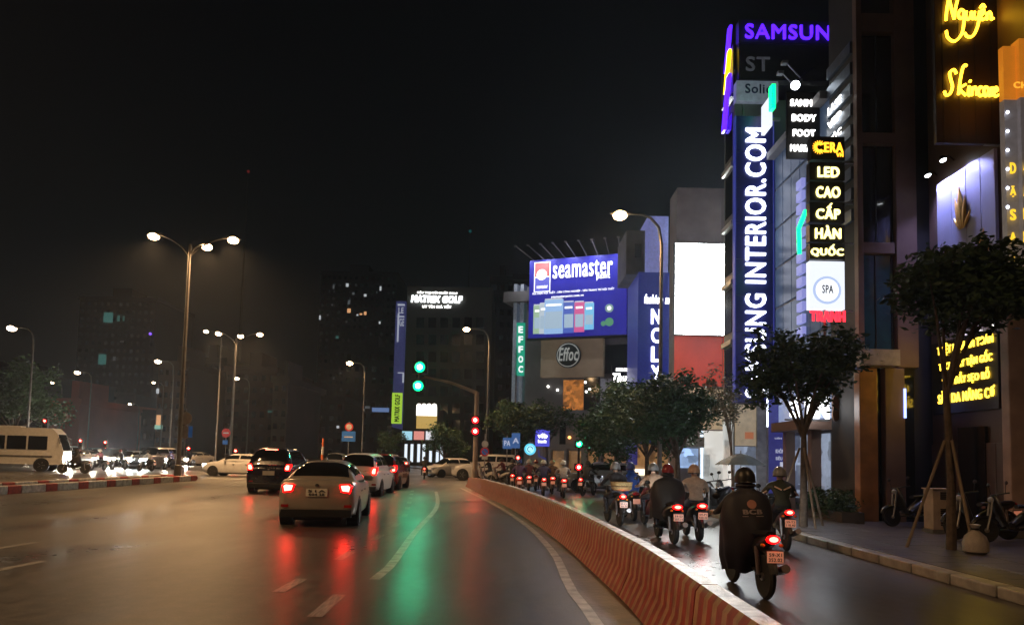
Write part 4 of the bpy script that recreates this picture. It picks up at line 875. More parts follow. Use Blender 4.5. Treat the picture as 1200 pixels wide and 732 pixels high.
t, x = signpost(621, 56, 'glowing round cyan sign behind the waiting riders', 2.6); zc = PT(621, 526, 56).z
d_ = disc_at(t, 'sign_disc', E('cyan_disc', (.1, .6, .85), 1.2), Vector((x, 55.95, zc)), .44); disc_at(d_, 'inner_disc', E('pale_cyan_disc', (.4, .85, 1), 1.3), Vector((x, 55.91, zc)), .3, .012); MB().path([(x + .2 * math.cos(a), 55.89, zc + .2 * math.sin(a)) for a in [k * .55 for k in range(10)]], .04, 5).build('round_mark', E('teal_mark', (.05, .35, .5), .5), d_)
t, x = signpost(635, 62, 'blue glowing box sign with white letters beyond the riders', 4.2); zc = PT(635, 513, 62).z
b_ = MB().box(x - .6, x + .6, 61.8, 61.98, zc - .7, zc + .7).build('light_box', E('violet_blue_panel', (.08, .08, .7), .9), t, bevel=.03); letters(b_, 'vib', (x - .4, 61.8, zc), X, Z, .8, .4, WHITE_E, split=False, proud=.01); letters(b_, 'bank', (x - .35, 61.8, zc - .4), X, Z, .7, .26, WHITE_E, split=False, proud=.01)
MB().path([(x - .3, 61.8, zc - 1.0), (x - .25, 61.8, zc - 1.5), (x + .35, 61.8, zc - 1.75)], .06, 6).build('blue_tube', E('blue_edge_glow'), t)
# slim orange and white marker post
x = GX(378, 46); t = thing('marker_post', 'slim orange and white reflective post behind the dark suv', 'bollard', (x, 46, 0))
for k, m in enumerate((M('orange_plastic', (.7, .16, .04), .5), SWh, M('orange_plastic'), SWh, M('orange_plastic'))): MB().lathe((x, 46, .05 + .5 * k), Z, [(.12 - .012 * k, 0), (.11 - .012 * k, .5)], 12).build('band', m, t)
MB().lathe((x, 46, 0), Z, [(.24, 0), (.22, .05)], 12).build('foot', BLACK, t)

# ================================================================== trees and planting
BARK = M('tree_bark', (.10, .075, .055), .8, scale=9, var=.4, bump=.4); BARKP = M('pale_bark', (.26, .2, .15), .8, scale=9, var=.3)
LEAF = M('dark_leaf', (.034, .075, .028), .65, scale=2.5, var=.45); LEAF2 = M('mid_leaf', (.028, .072, .026), .68, scale=2.5, var=.45); LEAFP = M('pale_leaf', (.17, .165, .11), .5, scale=2.5, var=.4)
def leaf_cloud(blobs, n, size, r):
    v, f = [], []
    for (c, rad) in blobs:
        c = Vector(c); k = int(n * rad[0] * rad[1] * rad[2] / sum(b[1][0] * b[1][1] * b[1][2] for b in blobs))
        cl = []
        for _ in range(max(6, k // 14)):     # small twig clumps inside the blob
            d = Vector((r.gauss(0, 1), r.gauss(0, 1), r.gauss(0, 1))).normalized() * (r.random() ** .4)
            cl.append(c + Vector((d.x * rad[0], d.y * rad[1], d.z * rad[2])))
        for q in cl:
            for _ in range(14):
                p = q + Vector((r.gauss(0, 1), r.gauss(0, 1), r.gauss(0, .8))) * size * 1.5
                a = Vector((r.gauss(0, 1), r.gauss(0, 1), r.gauss(0, .5))).normalized(); b = a.cross(Vector((r.gauss(0, 1), r.gauss(0, 1), r.gauss(0, 1)))).normalized()
                L = size * r.uniform(.7, 1.4); W = L * .42; i = len(v)
                v += [p - a * L, p + b * W - a * L * .1, p + a * L, p - b * W - a * L * .1]; f.append((i, i + 1, i + 2, i + 3))
    return v, f
def tree(label, x, y, z0, h_trunk, crown, leafmat, barkmat, nl, leaf, seed, tr=.1, forks=(), name='street_tree', group=None):
    r = random.Random(seed); t = thing(name, label, 'tree', (x, y, z0), group=group)
    cc = Vector(crown[0]); cr = crown[1]
    tp = Vector((x + cc.x * .5, y + cc.y * .5, z0 + h_trunk)); mb = MB()
    mb.path([(x, y, z0), (x + .02, y, z0 + h_trunk * .4), tp], [tr * 1.25, tr, tr * .75], 9)
    mb.build('trunk', barkmat, t, smooth=True)
    C0 = Vector((x, y, z0)) + cc; blobs = []
    for k in range(9):
        d = Vector((r.uniform(-1, 1), r.uniform(-1, 1), r.uniform(-.75, .8))); d = d * (.72 / max(.5, d.length))
        s = r.uniform(.3, .52); c = C0 + Vector((d.x * cr[0], d.y * cr[1], d.z * cr[2])); blobs.append((c, (cr[0] * s, cr[1] * s, cr[2] * s)))
        MB().path([tp - Z * .15 * h_trunk * r.random(), (tp + c) / 2 + Vector((0, 0, .15)), c], [tr * .5, tr * .3, tr * .08], 6).build('limb', barkmat, t, smooth=True)
    blobs.append((C0, (cr[0] * .6, cr[1] * .6, cr[2] * .6)))
    v, f = leaf_cloud(blobs, nl, leaf, r); me = bpy.data.meshes.new('crown'); b = Vector((x, y, z0)); me.from_pydata([tuple(q - b) for q in v], [], f)
    link('crown', me, leafmat, t)
    return t
def stakes(t, x, y, z0, h, n=3):
    for k in range(n):
        a = .6 + 2 * math.pi * k / n; MB().path([(x + .75 * math.cos(a), y + .6 * math.sin(a), z0), (x + .07 * math.cos(a), y + .07 * math.sin(a), z0 + h)], .028, 6).build('support_stake', M('weathered_bamboo', (.22, .17, .12), .7), t)
g = 'street trees on the right pavement'
t = tree('staked street tree in front of the blue banner', 7.05, 17.9, .13, 2.4, ((.05, 0, 3.75), (1.4, 1.25, 1.4)), LEAF, BARK, 7200, .075, 3, .085, group=g); stakes(t, 7.05, 17.9, .13, 1.9)
t = tree('staked street tree covering the lilac board, beside the metal cabinet', 8.05, 13.6, .13, 3.1, ((-.05, .1, 4.72), (1.5, 1.2, 1.0)), LEAF, BARK, 7600, .075, 5, .075, group=g); stakes(t, 8.05, 13.6, .13, 2.0)
tree('broad dark crowned tree under the white screen', GX(794, 27.5), 27.5, .1, 1.75, ((0, 0, 3.15), (1.9, 1.8, 1.65)), LEAF2, BARK, 9500, .09, 7, .11, group=g)
tree('round dark tree beside the blue fashion tower', GX(722, 35), 35, .1, 1.9, ((0, 0, 3.4), (2.3, 2.1, 1.9)), LEAF2, BARK, 9500, .105, 8, .12, group=g)
tree('dark tree between the post signal and the broad crown', GX(758, 31), 31, .1, 1.8, ((0, 0, 3.2), (1.8, 1.7, 1.8)), LEAF2, BARK, 8000, .095, 18, .11, group=g)
tree('slender young tree with thin pale leaves by the umbrella', GX(858, 22.5), 22.5, .13, 2.3, ((-.1, 0, 3.6), (.75, .7, 1.1)), LEAFP, BARKP, 620, .06, 9, .045, group=g)
g = 'trees beyond the junction'
tree('dark tree behind the cantilever signal pole', GX(601, 63), 63, .13, 2.4, ((0, 0, 4.8), (3.1, 2.8, 2.3)), LEAF2, BARK, 6500, .14, 10, .18, group=g)
tree('low dark tree before the bright shop front', GX(521, 66), 66, .0, 1.6, ((0, 0, 3.1), (2.0, 2.0, 1.5)), LEAF, BARK, 3600, .13, 12, .15, group=g)
tree('small dark tree under the lime sign', GX(458, 92), 92, .0, 1.8, ((0, 0, 3.2), (1.9, 1.8, 1.7)), LEAF, BARK, 2200, .15, 13, .15, group=g)
tree('dark leafy tree between the corner building and the signal', GX(640, 66), 66, .13, 2.6, ((0, 0, 5.2), (2.2, 2.2, 1.6)), LEAF, BARK, 3400, .13, 14, .16, group=g)
tree('big dark tree above the minibus at the left edge', GX(14, 75), 75, 0, 3, ((0, 0, 6.4), (5.5, 4.5, 3.6)), LEAF, BARK, 6500, .22, 15, .3, group=g)
# hedge by the spa entrance
r = random.Random(4); hb = [((8.9 + .15 * r.uniform(-1, 1), 19.6 + .42 * k, .55), (.35, .35, .4)) for k in range(6)]
v, f_ = leaf_cloud(hb, 3600, .05, r); me = bpy.data.meshes.new('foliage'); hd = thing('hedge', 'clipped dark hedge before the spa entrance', 'hedge', (8.9, 20.6, .13)); me.from_pydata([tuple(q - Vector((8.9, 20.6, .13))) for q in v], [], f_); link('foliage', me, LEAF, hd)
boxp(hd, 'planter', M('dark_planter', (.06, .05, .045), .6), 8.6, 9.2, 19.3, 22.1, .13, .42, .02)

# ================================================================== things on the right pavement
um = thing('umbrella', 'open grey green market umbrella over the parked motorbikes', 'umbrella', (GX(868, 20.5), 20.5, .13)); ux, uy = GX(868, 20.5), 20.5
zt_ = PT(868, 530, 20.5).z; UMB = M('grey_green_canvas', (.12, .17, .165), .6, scale=3); n = 8
for k in range(n):
    a0, a1 = 2 * math.pi * k / n, 2 * math.pi * (k + 1) / n; vv = []; ff_ = []
    for i in range(5):
        rr = .72 * i / 4; zz = zt_ - .02 - .32 * (i / 4) ** 1.6
        for a in (a0, (a0 + a1) / 2, a1): vv.append(Vector((ux + rr * math.cos(a) * (1 if a != (a0 + a1) / 2 else .95), uy + rr * math.sin(a) * (1 if a != (a0 + a1) / 2 else .95), zz)))
    for i in range(4):
        for j in range(2): ff_.append((i * 3 + j, i * 3 + j + 1, i * 3 + j + 4, i * 3 + j + 3))
    MB().add(vv, ff_).build('canopy_gore', UMB, um, smooth=True); MB().path([(ux, uy, zt_ - .1), (ux + .7 * math.cos(a0), uy + .7 * math.sin(a0), zt_ - .36)], .008, 5).build('rib', STEEL, um)
MB().path([(ux, uy, .13), (ux, uy, zt_ + .06)], .018, 8).build('pole', STEEL, um); MB().lathe((ux, uy, .13), Z, [(.22, 0), (.22, .06), (.05, .1)], 14).build('base', BLACK, um)
cb = thing('electrical_cabinet', 'cream metal cabinet with louvred vents under the big tree', 'cabinet', (10.0, 17.2, .13))
CRM = M('cream_cabinet_paint', (.45, .36, .28), .5, scale=3)
boxp(cb, 'body', CRM, 9.78, 10.26, 17.2, 17.6, .2, 1.12, .015); boxp(cb, 'plinth', WALLG, 9.75, 10.29, 17.18, 17.62, .13, .2); boxp(cb, 'top', CRM, 9.75, 10.29, 17.15, 17.63, 1.121, 1.15, .008)
for z_ in (.3, .52, .9):
    for k in range(4): boxp(cb, 'vent_slat', BLACK, 9.95, 10.15, 17.185, 17.2, z_ + .045 * k, z_ + .03 + .045 * k)
pt_ = thing('sack', 'tied pale plastic sack on the kerb under the big tree', 'bag', (8.15, 13.05, .13))
MB().lathe((8.15, 13.05, .13), Z, [(.12, 0), (.2, .06), (.21, .2), (.17, .32), (.06, .42), (.05, .46), (.09, .52), (.02, .53)], 14).build('sack_body', M('pale_plastic', (.4, .36, .33), .35, bump=.6, scale=4), pt_, smooth=True)
MB().lathe((8.15, 13.05, .56), Z, [(.07, 0), (.07, .03)], 10).build('tie', BLACK, pt_)

# ================================================================== cars
TYRE = M('tyre_rubber', (.012, .012, .012), .7, var=.2, scale=20); RIM = M('alloy_rim', (.4, .4, .42), .3, metal=.8, var=.1); CHROME = M('chrome_trim', (.6, .6, .62), .15, metal=1., var=.05)
CGL = M('car_glass', (.008, .009, .01), .04, spec=.7, var=.1)
TAIL = E('brake_lamp', (1, .03, .018), 75, base=(.3, .01, .01)); TAILR = E('red_lamp_rim', (1, .001, .002), 7, base=(.3, .01, .01)); TAILD = M('unlit_red_lens', (.28, .01, .01), .15)
HEADL = E('car_headlight', (1, .88, .7), 900); HEADC = E('cool_headlight', (.85, .97, 1), 800); HEADD = M('unlit_headlight', (.4, .42, .45), .1)
PLATE = M('white_number_plate', (.6, .58, .54), .5, var=.08); PLT = M('plate_print', (.03, .03, .04), .5)
KIND = dict(sedan=dict(L=4.35, W=1.73, H=1.47, belt=.95, deck=1.04, hood=.96, gh=(-1.72, -.98, .30, 1.12), r=.305, tl=(.74, .97)),
            suv=dict(L=4.75, W=1.87, H=1.83, belt=1.13, deck=1.13, hood=1.12, gh=(-2.27, -2.0, .35, 1.05), r=.37, tl=(.9, 1.16)),
            mpv=dict(L=4.3, W=1.74, H=1.68, belt=1.02, deck=1.02, hood=.98, gh=(-2.06, -1.68, .55, 1.35), r=.31, tl=(.84, 1.14)),
            hatch=dict(L=3.8, W=1.66, H=1.5, belt=.96, deck=.96, hood=.93, gh=(-1.8, -1.35, .3, 1.15), r=.29, tl=(.78, 1.05)))
WHEEL = {}
def wheel(parent, x, y, r, w, s):
    k = (r, w)
    if k not in WHEEL:
        ty = MB().lathe((0, 0, 0), X, [(r * .66, -w / 2), (r * .93, -w / 2), (r, -w * .3), (r, w * .3), (r * .93, w / 2), (r * .66, w / 2)], 22).mesh('tyre', smooth=True)
        rm = MB().lathe((0, 0, 0), X, [(r * .66, -w * .45), (r * .66, w * .42), (r * .58, w * .44), (r * .55, w * .2), (r * .15, w * .3), (r * .1, w * .42)], 22)
        for q in range(5):
            a = 2 * math.pi * q / 5; rm.path([(w * .36, r * .1 * math.cos(a), r * .1 * math.sin(a)), (w * .42, r * .58 * math.cos(a), r * .58 * math.sin(a))], [r * .09, r * .06], 6)
        WHEEL[k] = (ty, rm.mesh('rim', smooth=True))
    t = link('wheel', WHEEL[k][0], TYRE, parent, (x, y, r + .004)); t.rotation_euler = (0, 0, 0 if s > 0 else math.pi)
    link('rim', WHEEL[k][1], RIM, t)
def quad_panel(parent, name, mat, c4, ins, off=.01, th=.012):
    """inset panel floating just outside a four-cornered face (c4 order: bl, br, tr, tl seen from outside)"""
    a, b, c, d = [Vector(p) for p in c4]; n = (b - a).cross(d - a).normalized()
    def bi(s, t): return a * (1 - s) * (1 - t) + b * s * (1 - t) + c * s * t + d * (1 - s) * t
    s0, s1, t0, t1 = ins; q = [bi(s0, t0), bi(s1, t0), bi(s1, t1), bi(s0, t1)]
    return MB().hexa([p - n * th for p in q], [p + n * off for p in q]).build(name, mat, parent)
def car(label, kind, x, y, rz, paint, tail=True, head=None, group=None, cat='car', third=False, plate=None, name='car', badge=False):
    K = KIND[kind]; L, W, H, belt, deck, hood, r = K['L'], K['W'], K['H'], K['belt'], K['deck'], K['hood'], K['r']
    t = thing(name, label, cat, (x, y, .004), rz, group, local=True); hl = L / 2; hw0 = W / 2
    st = [(-1.0, .42, deck - .17, .80), (-.985, .32, deck - .06, .905), (-.945, .26, deck, .955), (-.82, .21, deck + .005, .99), (-.55, .19, max(belt + .03, deck - .02), 1), (-.2, .18, belt + .02, 1), (.15, .18, belt, 1), (.42, .18, hood + .03, 1), (.55, .19, hood, 1), (.75, .21, hood * .95, .98), (.89, .24, hood * .86, .94), (.965, .28, hood * .74, .87), (1., .36, hood * .62, .76)]
    rings = []
    for (q, zb, zt, w) in st:
        hw = hw0 * w; h = zt - zb
        half = [(.8 * hw, zb), (.95 * hw, zb + .05), (.99 * hw, zb + .22 * h), (hw, zb + .5 * h), (.985 * hw, zb + .72 * h), (.955 * hw, zt - .07), (.9 * hw, zt - .015), (.5 * hw, zt + .012)]
        ring = [(a, q * hl, b) for a, b in half] + [(-a, q * hl, b) for a, b in reversed(half)]
        rings.append(ring)
    body = MB().loft(rings).build('body', paint, t, smooth=50)
    rb, rr, fr_, fb = K['gh']; zb_r, zb_f = deck - .03, hood - .0; bw, rw = hw0 * .9, hw0 * (.66 if kind in ('sedan', 'hatch') else .72); zr = H - .045
    tab = [(0., rb), (.55, rb * .62 + rr * .38), (.925, rr), (.985, rr + (fr_ - rr) * .25), (1., (rr + fr_) / 2), (.965, fr_), (.56, fr_ * .52 + fb * .48), (0., fb)]
    if rr - rb < .4: tab[1] = (.5, rb * .7 + rr * .3)
    zroof = H
    def sk(y_, s_, off=0.):      # a point of the curved cabin shell: y along the car, s from the right sill (0) over the roof to the left (1)
        h = max(0., min(1., spl(tab, min(max(y_, rb), fb)))); q = (y_ - rb) / (fb - rb); zb_ = zb_r + (zb_f - zb_r) * q
        th = math.pi * s_; cx, sx_ = math.cos(th), math.sin(th); zz = max(sx_, 0) ** .62
        xx = bw * (1 if cx > 0 else -1) * abs(cx) ** .5 * (1 - (1 - rw / bw) * 1.02 * zz * h)
        return Vector((xx, y_, zb_ + (zroof - zb_) * h * zz + .02 * h * zz * sx_ * 0))
    def skn(y_, s_, off):
        e = .012; p = sk(y_, s_); a_ = sk(min(y_ + e, fb), s_) - sk(max(y_ - e, rb), s_); b_ = sk(y_, min(1, s_ + e)) - sk(y_, max(0, s_ - e)); n_ = a_.cross(b_)
        if n_.length < 1e-9: return p
        n_.normalize()
        if n_.dot(p - Vector((0, (rr + fr_) / 2, belt - .3))) < 0: n_ = -n_
        return p + n_ * off
    def patch(name, mat, y0_, y1_, s0_, s1_, ny, ns, off, parent=t):
        vs_ = [skn(y0_ + (y1_ - y0_) * a_ / ny, s0_ + (s1_ - s0_) * b_ / ns, off) for a_ in range(ny + 1) for b_ in range(ns + 1)]
        fs__ = [(a_ * (ns + 1) + b_, a_ * (ns + 1) + b_ + 1, (a_ + 1) * (ns + 1) + b_ + 1, (a_ + 1) * (ns + 1) + b_) for a_ in range(ny) for b_ in range(ns)]
        o_ = MB().add(vs_, fs__).build(name, mat, parent, smooth=60); return o_
    patch('cabin', paint, rb, fb, 0., 1., 30, 28, 0.)
    patch('rear_window', CGL, rb + (rr - rb) * .14, rb + (rr - rb) * .9, .24, .76, 6, 12, .008)
    patch('windscreen', CGL, fb - (fb - fr_) * .88, fb - (fb - fr_) * .1, .2, .8, 6, 12, .008)
    for s in (1, -1):
        ym = rr + (fr_ - rr) * .52; sa, sb_ = (.045, .235) if s > 0 else (.955, .765)
        patch('side_window', CGL, rr - (rr - rb) * .35, ym - .05, sa, sb_, 6, 4, .008); patch('side_window', CGL, ym + .04, fr_ + (fb - fr_) * .45, sa, sb_, 6, 4, .008)
        MB().box(s * hw0 * .9, s * (hw0 + .15), fb - .62, fb - .5, belt + .0, belt + .13).build('door_mirror', paint, t, bevel=.03)
        for yy in (-.62 * hl - .03, .64 * hl): wheel(t, s * (hw0 - .078), yy, r, .2, s); MB().lathe((s * (hw0 - .25), yy, r + .01), X * s, [(r + .055, 0), (r + .055, .25 + .004)], 20).build('wheel_arch', BLACK, t)
        for yy in (.02, -.85): MB().box(s * (hw0 * .975), s * (hw0 + .015), yy - .1, yy + .06, belt - .2, belt - .165).build('door_handle', CHROME, body)
        z0, z1 = K['tl']
        if kind in ('sedan', 'hatch'): pol = [(.6, z0 + .04), (.83, z0 + .01), (.87, z1 - .06), (.80, z1 - .01), (.55, z1 - .03)]
        else: pol = [(.68, z0), (.86, z0), (.88, z1), (.74, z1), (.66, z0 + .1)]
        pol = [(s * a * hw0 * 1.0, b) for a, b in pol]
        lens = MB().loft([[(a, -hl - .012, b) for a, b in pol], [(a * 1.06, -hl + .16, b) for a, b in pol]]).build('tail_light', TAILR if tail else TAILD, t, bevel=.012)
        if tail:
            cx = sum(a for a, b in pol) / 5; cz = sum(b for a, b in pol) / 5
            MB().loft([[(cx + (a - cx) * .66, -hl - .026, cz + (b - cz) * .6) for a, b in pol], [(cx + (a - cx) * .74, -hl - .005, cz + (b - cz) * .7) for a, b in pol]]).build('lamp_core', TAIL, lens)
        hz = hood * .66; pol = [(.42, hz - .06), (.8, hz - .06), (.86, hz + .15), (.52, hz + .13)]; pol = [(s * a * hw0, b) for a, b in pol]
        MB().loft([[(a, hl + .02, b) for a, b in pol], [(a * 1.1, hl - .28, b + .02) for a, b in pol]]).build('headlight', head or HEADD, t, bevel=.012)
        MB().box(s * .6, s * .76, -hl - .008, -hl + .05, .44, .5).build('reflector', TAILD, t)
    MB().box(-.88 * hw0, .88 * hw0, -hl - .012, -hl + .1, .22, .39).build('bumper_trim', BLACK, t, bevel=.01); MB().box(-.55 * hw0, .55 * hw0, hl - .06, hl + .012, .38, .58).build('grille', BLACK, t, bevel=.01)
    zp = (.76 if kind in ('sedan',) else .8) ; pl = MB().box(-.23, .23, -hl - .022, -hl - .0, zp - .085, zp + .085).build('number_plate', PLATE, t, bevel=.006)
    if plate: letters(pl, plate[0], (-.19, -hl - .022, zp + .008), X, Z, .38, .055, PLT, split=False, proud=.001, depth=.002); letters(pl, plate[1], (-.17, -hl - .022, zp - .065), X, Z, .34, .055, PLT, split=False, proud=.001, depth=.002)
    MB().ellip((0, -hl - .008, zp + .16), (.05, .01, .035), 10, 5).build('badge', CHROME, t)
    if badge: letters(t, badge, (-.3, -hl + .02, zp + .2), X, Z, .6, .07, CHROME, split=False, proud=.03)
    MB().path([(-.5, -hl + .12, .24), (-.5, -hl - .01, .24)], .03, 8).build('exhaust_pipe', CHROME, t); MB().box(-.6 * hw0, .6 * hw0, -hl * .9, hl * .9, .14, .24).build('underbody', BLACK, t)
    MB().lathe((0, rr + .25, H - .03), Z, [(.05, 0), (.03, .05), (.004, .1)], 8).build('aerial', BLACK, t)
    if third: MB().box(-.24, .24, rr - .07, rr - .0, H - .15, H - .09).build('high_brake_light', TAIL, t)
    return t
SILV = M('silver_paint', (.46, .42, .38), .28, metal=.55, var=.06, coat=.6); SILB = M('silver_blue_paint', (.42, .44, .47), .28, metal=.55, var=.06, coat=.6)
DARKB = M('dark_blue_paint', (.015, .017, .04), .22, var=.1, coat=.7); WHT = M('white_car_paint', (.62, .62, .62), .3, var=.06, coat=.5); REDP = M('dark_red_paint', (.22, .02, .02), .25, coat=.6); BLKP = M('black_car_paint', (.015, .015, .016), .22, coat=.6); GRYP = M('grey_car_paint', (.2, .2, .21), .28, metal=.4, coat=.5)
car('silver sedan braking in the lane beside the striped barrier', 'sedan', GX(373, 16.4) - .11 * 2.17, 16.4 + 2.17, .11, SILV, plate=('51A', '604.28'), group=None)
car('dark blue suv with high brake light beside the silver sedan', 'suv', GX(333, 31.8), 31.8, .06, DARKB, third=True, badge='FORT')
car('white high-roofed car with brake lights in front of the silver sedan', 'mpv', GX(431, 30.8), 30.8, .0, WHT, third=True)
car('dark red car ahead of the white high-roofed car', 'mpv', GX(452, 36), 36.5, .0, REDP, third=True)
car('white sedan crossing in front of the dark suv', 'sedan', GX(281, 49.5), 49.5, R(86), WHT, tail=True, head=E('dim_headlight', (1, .9, .75), 6))
car('white suv crossing behind the cantilever signal pole', 'suv', GX(571, 52), 52, R(80), WHT, tail=False)
car('white hatchback turning beside the bright shop front', 'hatch', GX(527, 58), 58, R(128), WHT, tail=False)
car('silver hatchback crossing behind the rider with the box', 'hatch', GX(704, 38.6), 38.8, R(88), SILB, tail=False)
for (px_, y_, kd, pt, hd, ln) in ((94, 62, 'sedan', GRYP, HEADL, 'oncoming grey sedan with bright lamps beside the minibus'), (128, 70, 'mpv', BLKP, HEADL, 'oncoming black people carrier with bright lamps, second in the queue from the minibus'), (154, 66, 'sedan', SILB, HEADL, 'oncoming silver sedan with bright lamps amid the queue'), (182, 62, 'suv', GRYP, HEADC, 'oncoming grey suv with cold white lamps beside the island pole'), (230, 80, 'sedan', SILV, HEADL, 'oncoming silver sedan with warm lamps left of the white sedan'), (72, 84, 'suv', WHT, HEADL, 'oncoming white suv behind the first oncoming cars'), (168, 92, 'hatch', REDP, HEADL, 'oncoming red hatchback far back in the queue'), (108, 98, 'mpv', SILV, HEADL, 'oncoming silver people carrier far back in the queue'), (140, 108, 'hatch', WHT, HEADC, 'oncoming white hatchback at the back of the queue')):
    x_ = GX(px_, y_); car(ln, kd, x_, y_, math.pi - .18 if px_ < 200 else math.pi - .3, pt, tail=False, head=hd, group='oncoming cars with headlights on')
for (px_, y_, kd, pt, ln) in ((396, 60, 'mpv', GRYP, 'grey people carrier waiting beyond the junction'), (346, 62, 'sedan', BLKP, 'black sedan far ahead of the dark suv'), (470, 74, 'sedan', GRYP, 'grey sedan far ahead beneath the lime sign')):
    car(ln, kd, GX(px_, y_), y_, 0.1, pt, tail=px_ != 396, head=HEADC if px_ == 396 else None)
# minibus at the left edge
mbx, mby = GX(6, 50), 50.; bus = thing('minibus', 'white minibus with dark side windows at the left edge', 'minibus', (mbx, mby, .004), R(-74), local=True)
WB = M('white_bus_paint', (.55, .55, .54), .35, var=.08); prof = [(-3.6, .5), (-3.65, 2.6), (-3.4, 2.85), (3.0, 2.9), (3.35, 2.55), (3.75, 1.35), (3.75, .45)]
MB().loft([[(s * 1.03, a, b) for a, b in prof] if abs(s) < 1 else [(s * .98, a * .985, .45 + (b - .45) * .985) for a, b in prof] for s in (-1, -.97, .97, 1)]).build('body', WB, bus, bevel=.03)
for s in (1, -1):
    for k in range(5): MB().box(s * 1.0, s * 1.025, -3.3 + 1.24 * k, -2.18 + 1.24 * k, 1.45, 2.35).build('side_window', CGL, bus, bevel=.02)
    MB().box(s * 1.0, s * 1.02, -3.4, 3.1, .95, 1.05).build('trim_stripe', GRYP, bus)
    for yy in (-2.2, 2.5): wheel(bus, s * .93, yy, .4, .24, s); MB().lathe((s * .8, yy, .42), X * s, [(.47, 0), (.47, .235)], 20).build('wheel_arch', BLACK, bus)
    MB().ellip((s * .75, 3.72, .85), (.16, .1, .12), 10, 6).build('headlight', HEADL, bus); MB().box(s * .8, s * .95, -3.68, -3.6, 1.0, 1.4).build('tail_light', TAILD, bus); MB().path([(s * .9, 3.4, 2.3), (s * 1.25, 3.6, 2.2), (s * 1.25, 3.6, 1.85)], .03, 6).build('mirror', BLACK, bus)
quad_panel(bus, 'windscreen', CGL, ((.98, 3.75, 1.35), (-.98, 3.75, 1.35), (-.98, 3.35, 2.55), (.98, 3.35, 2.55)), (.05, .95, .05, .95)); MB().box(-.5, .5, -1., 1., 2.9, 3.0).build('roof_vent', WB, bus, bevel=.03)
MB().box(-.9, .9, -3.665, -3.63, 1.5, 2.4).build('rear_window', CGL, bus)

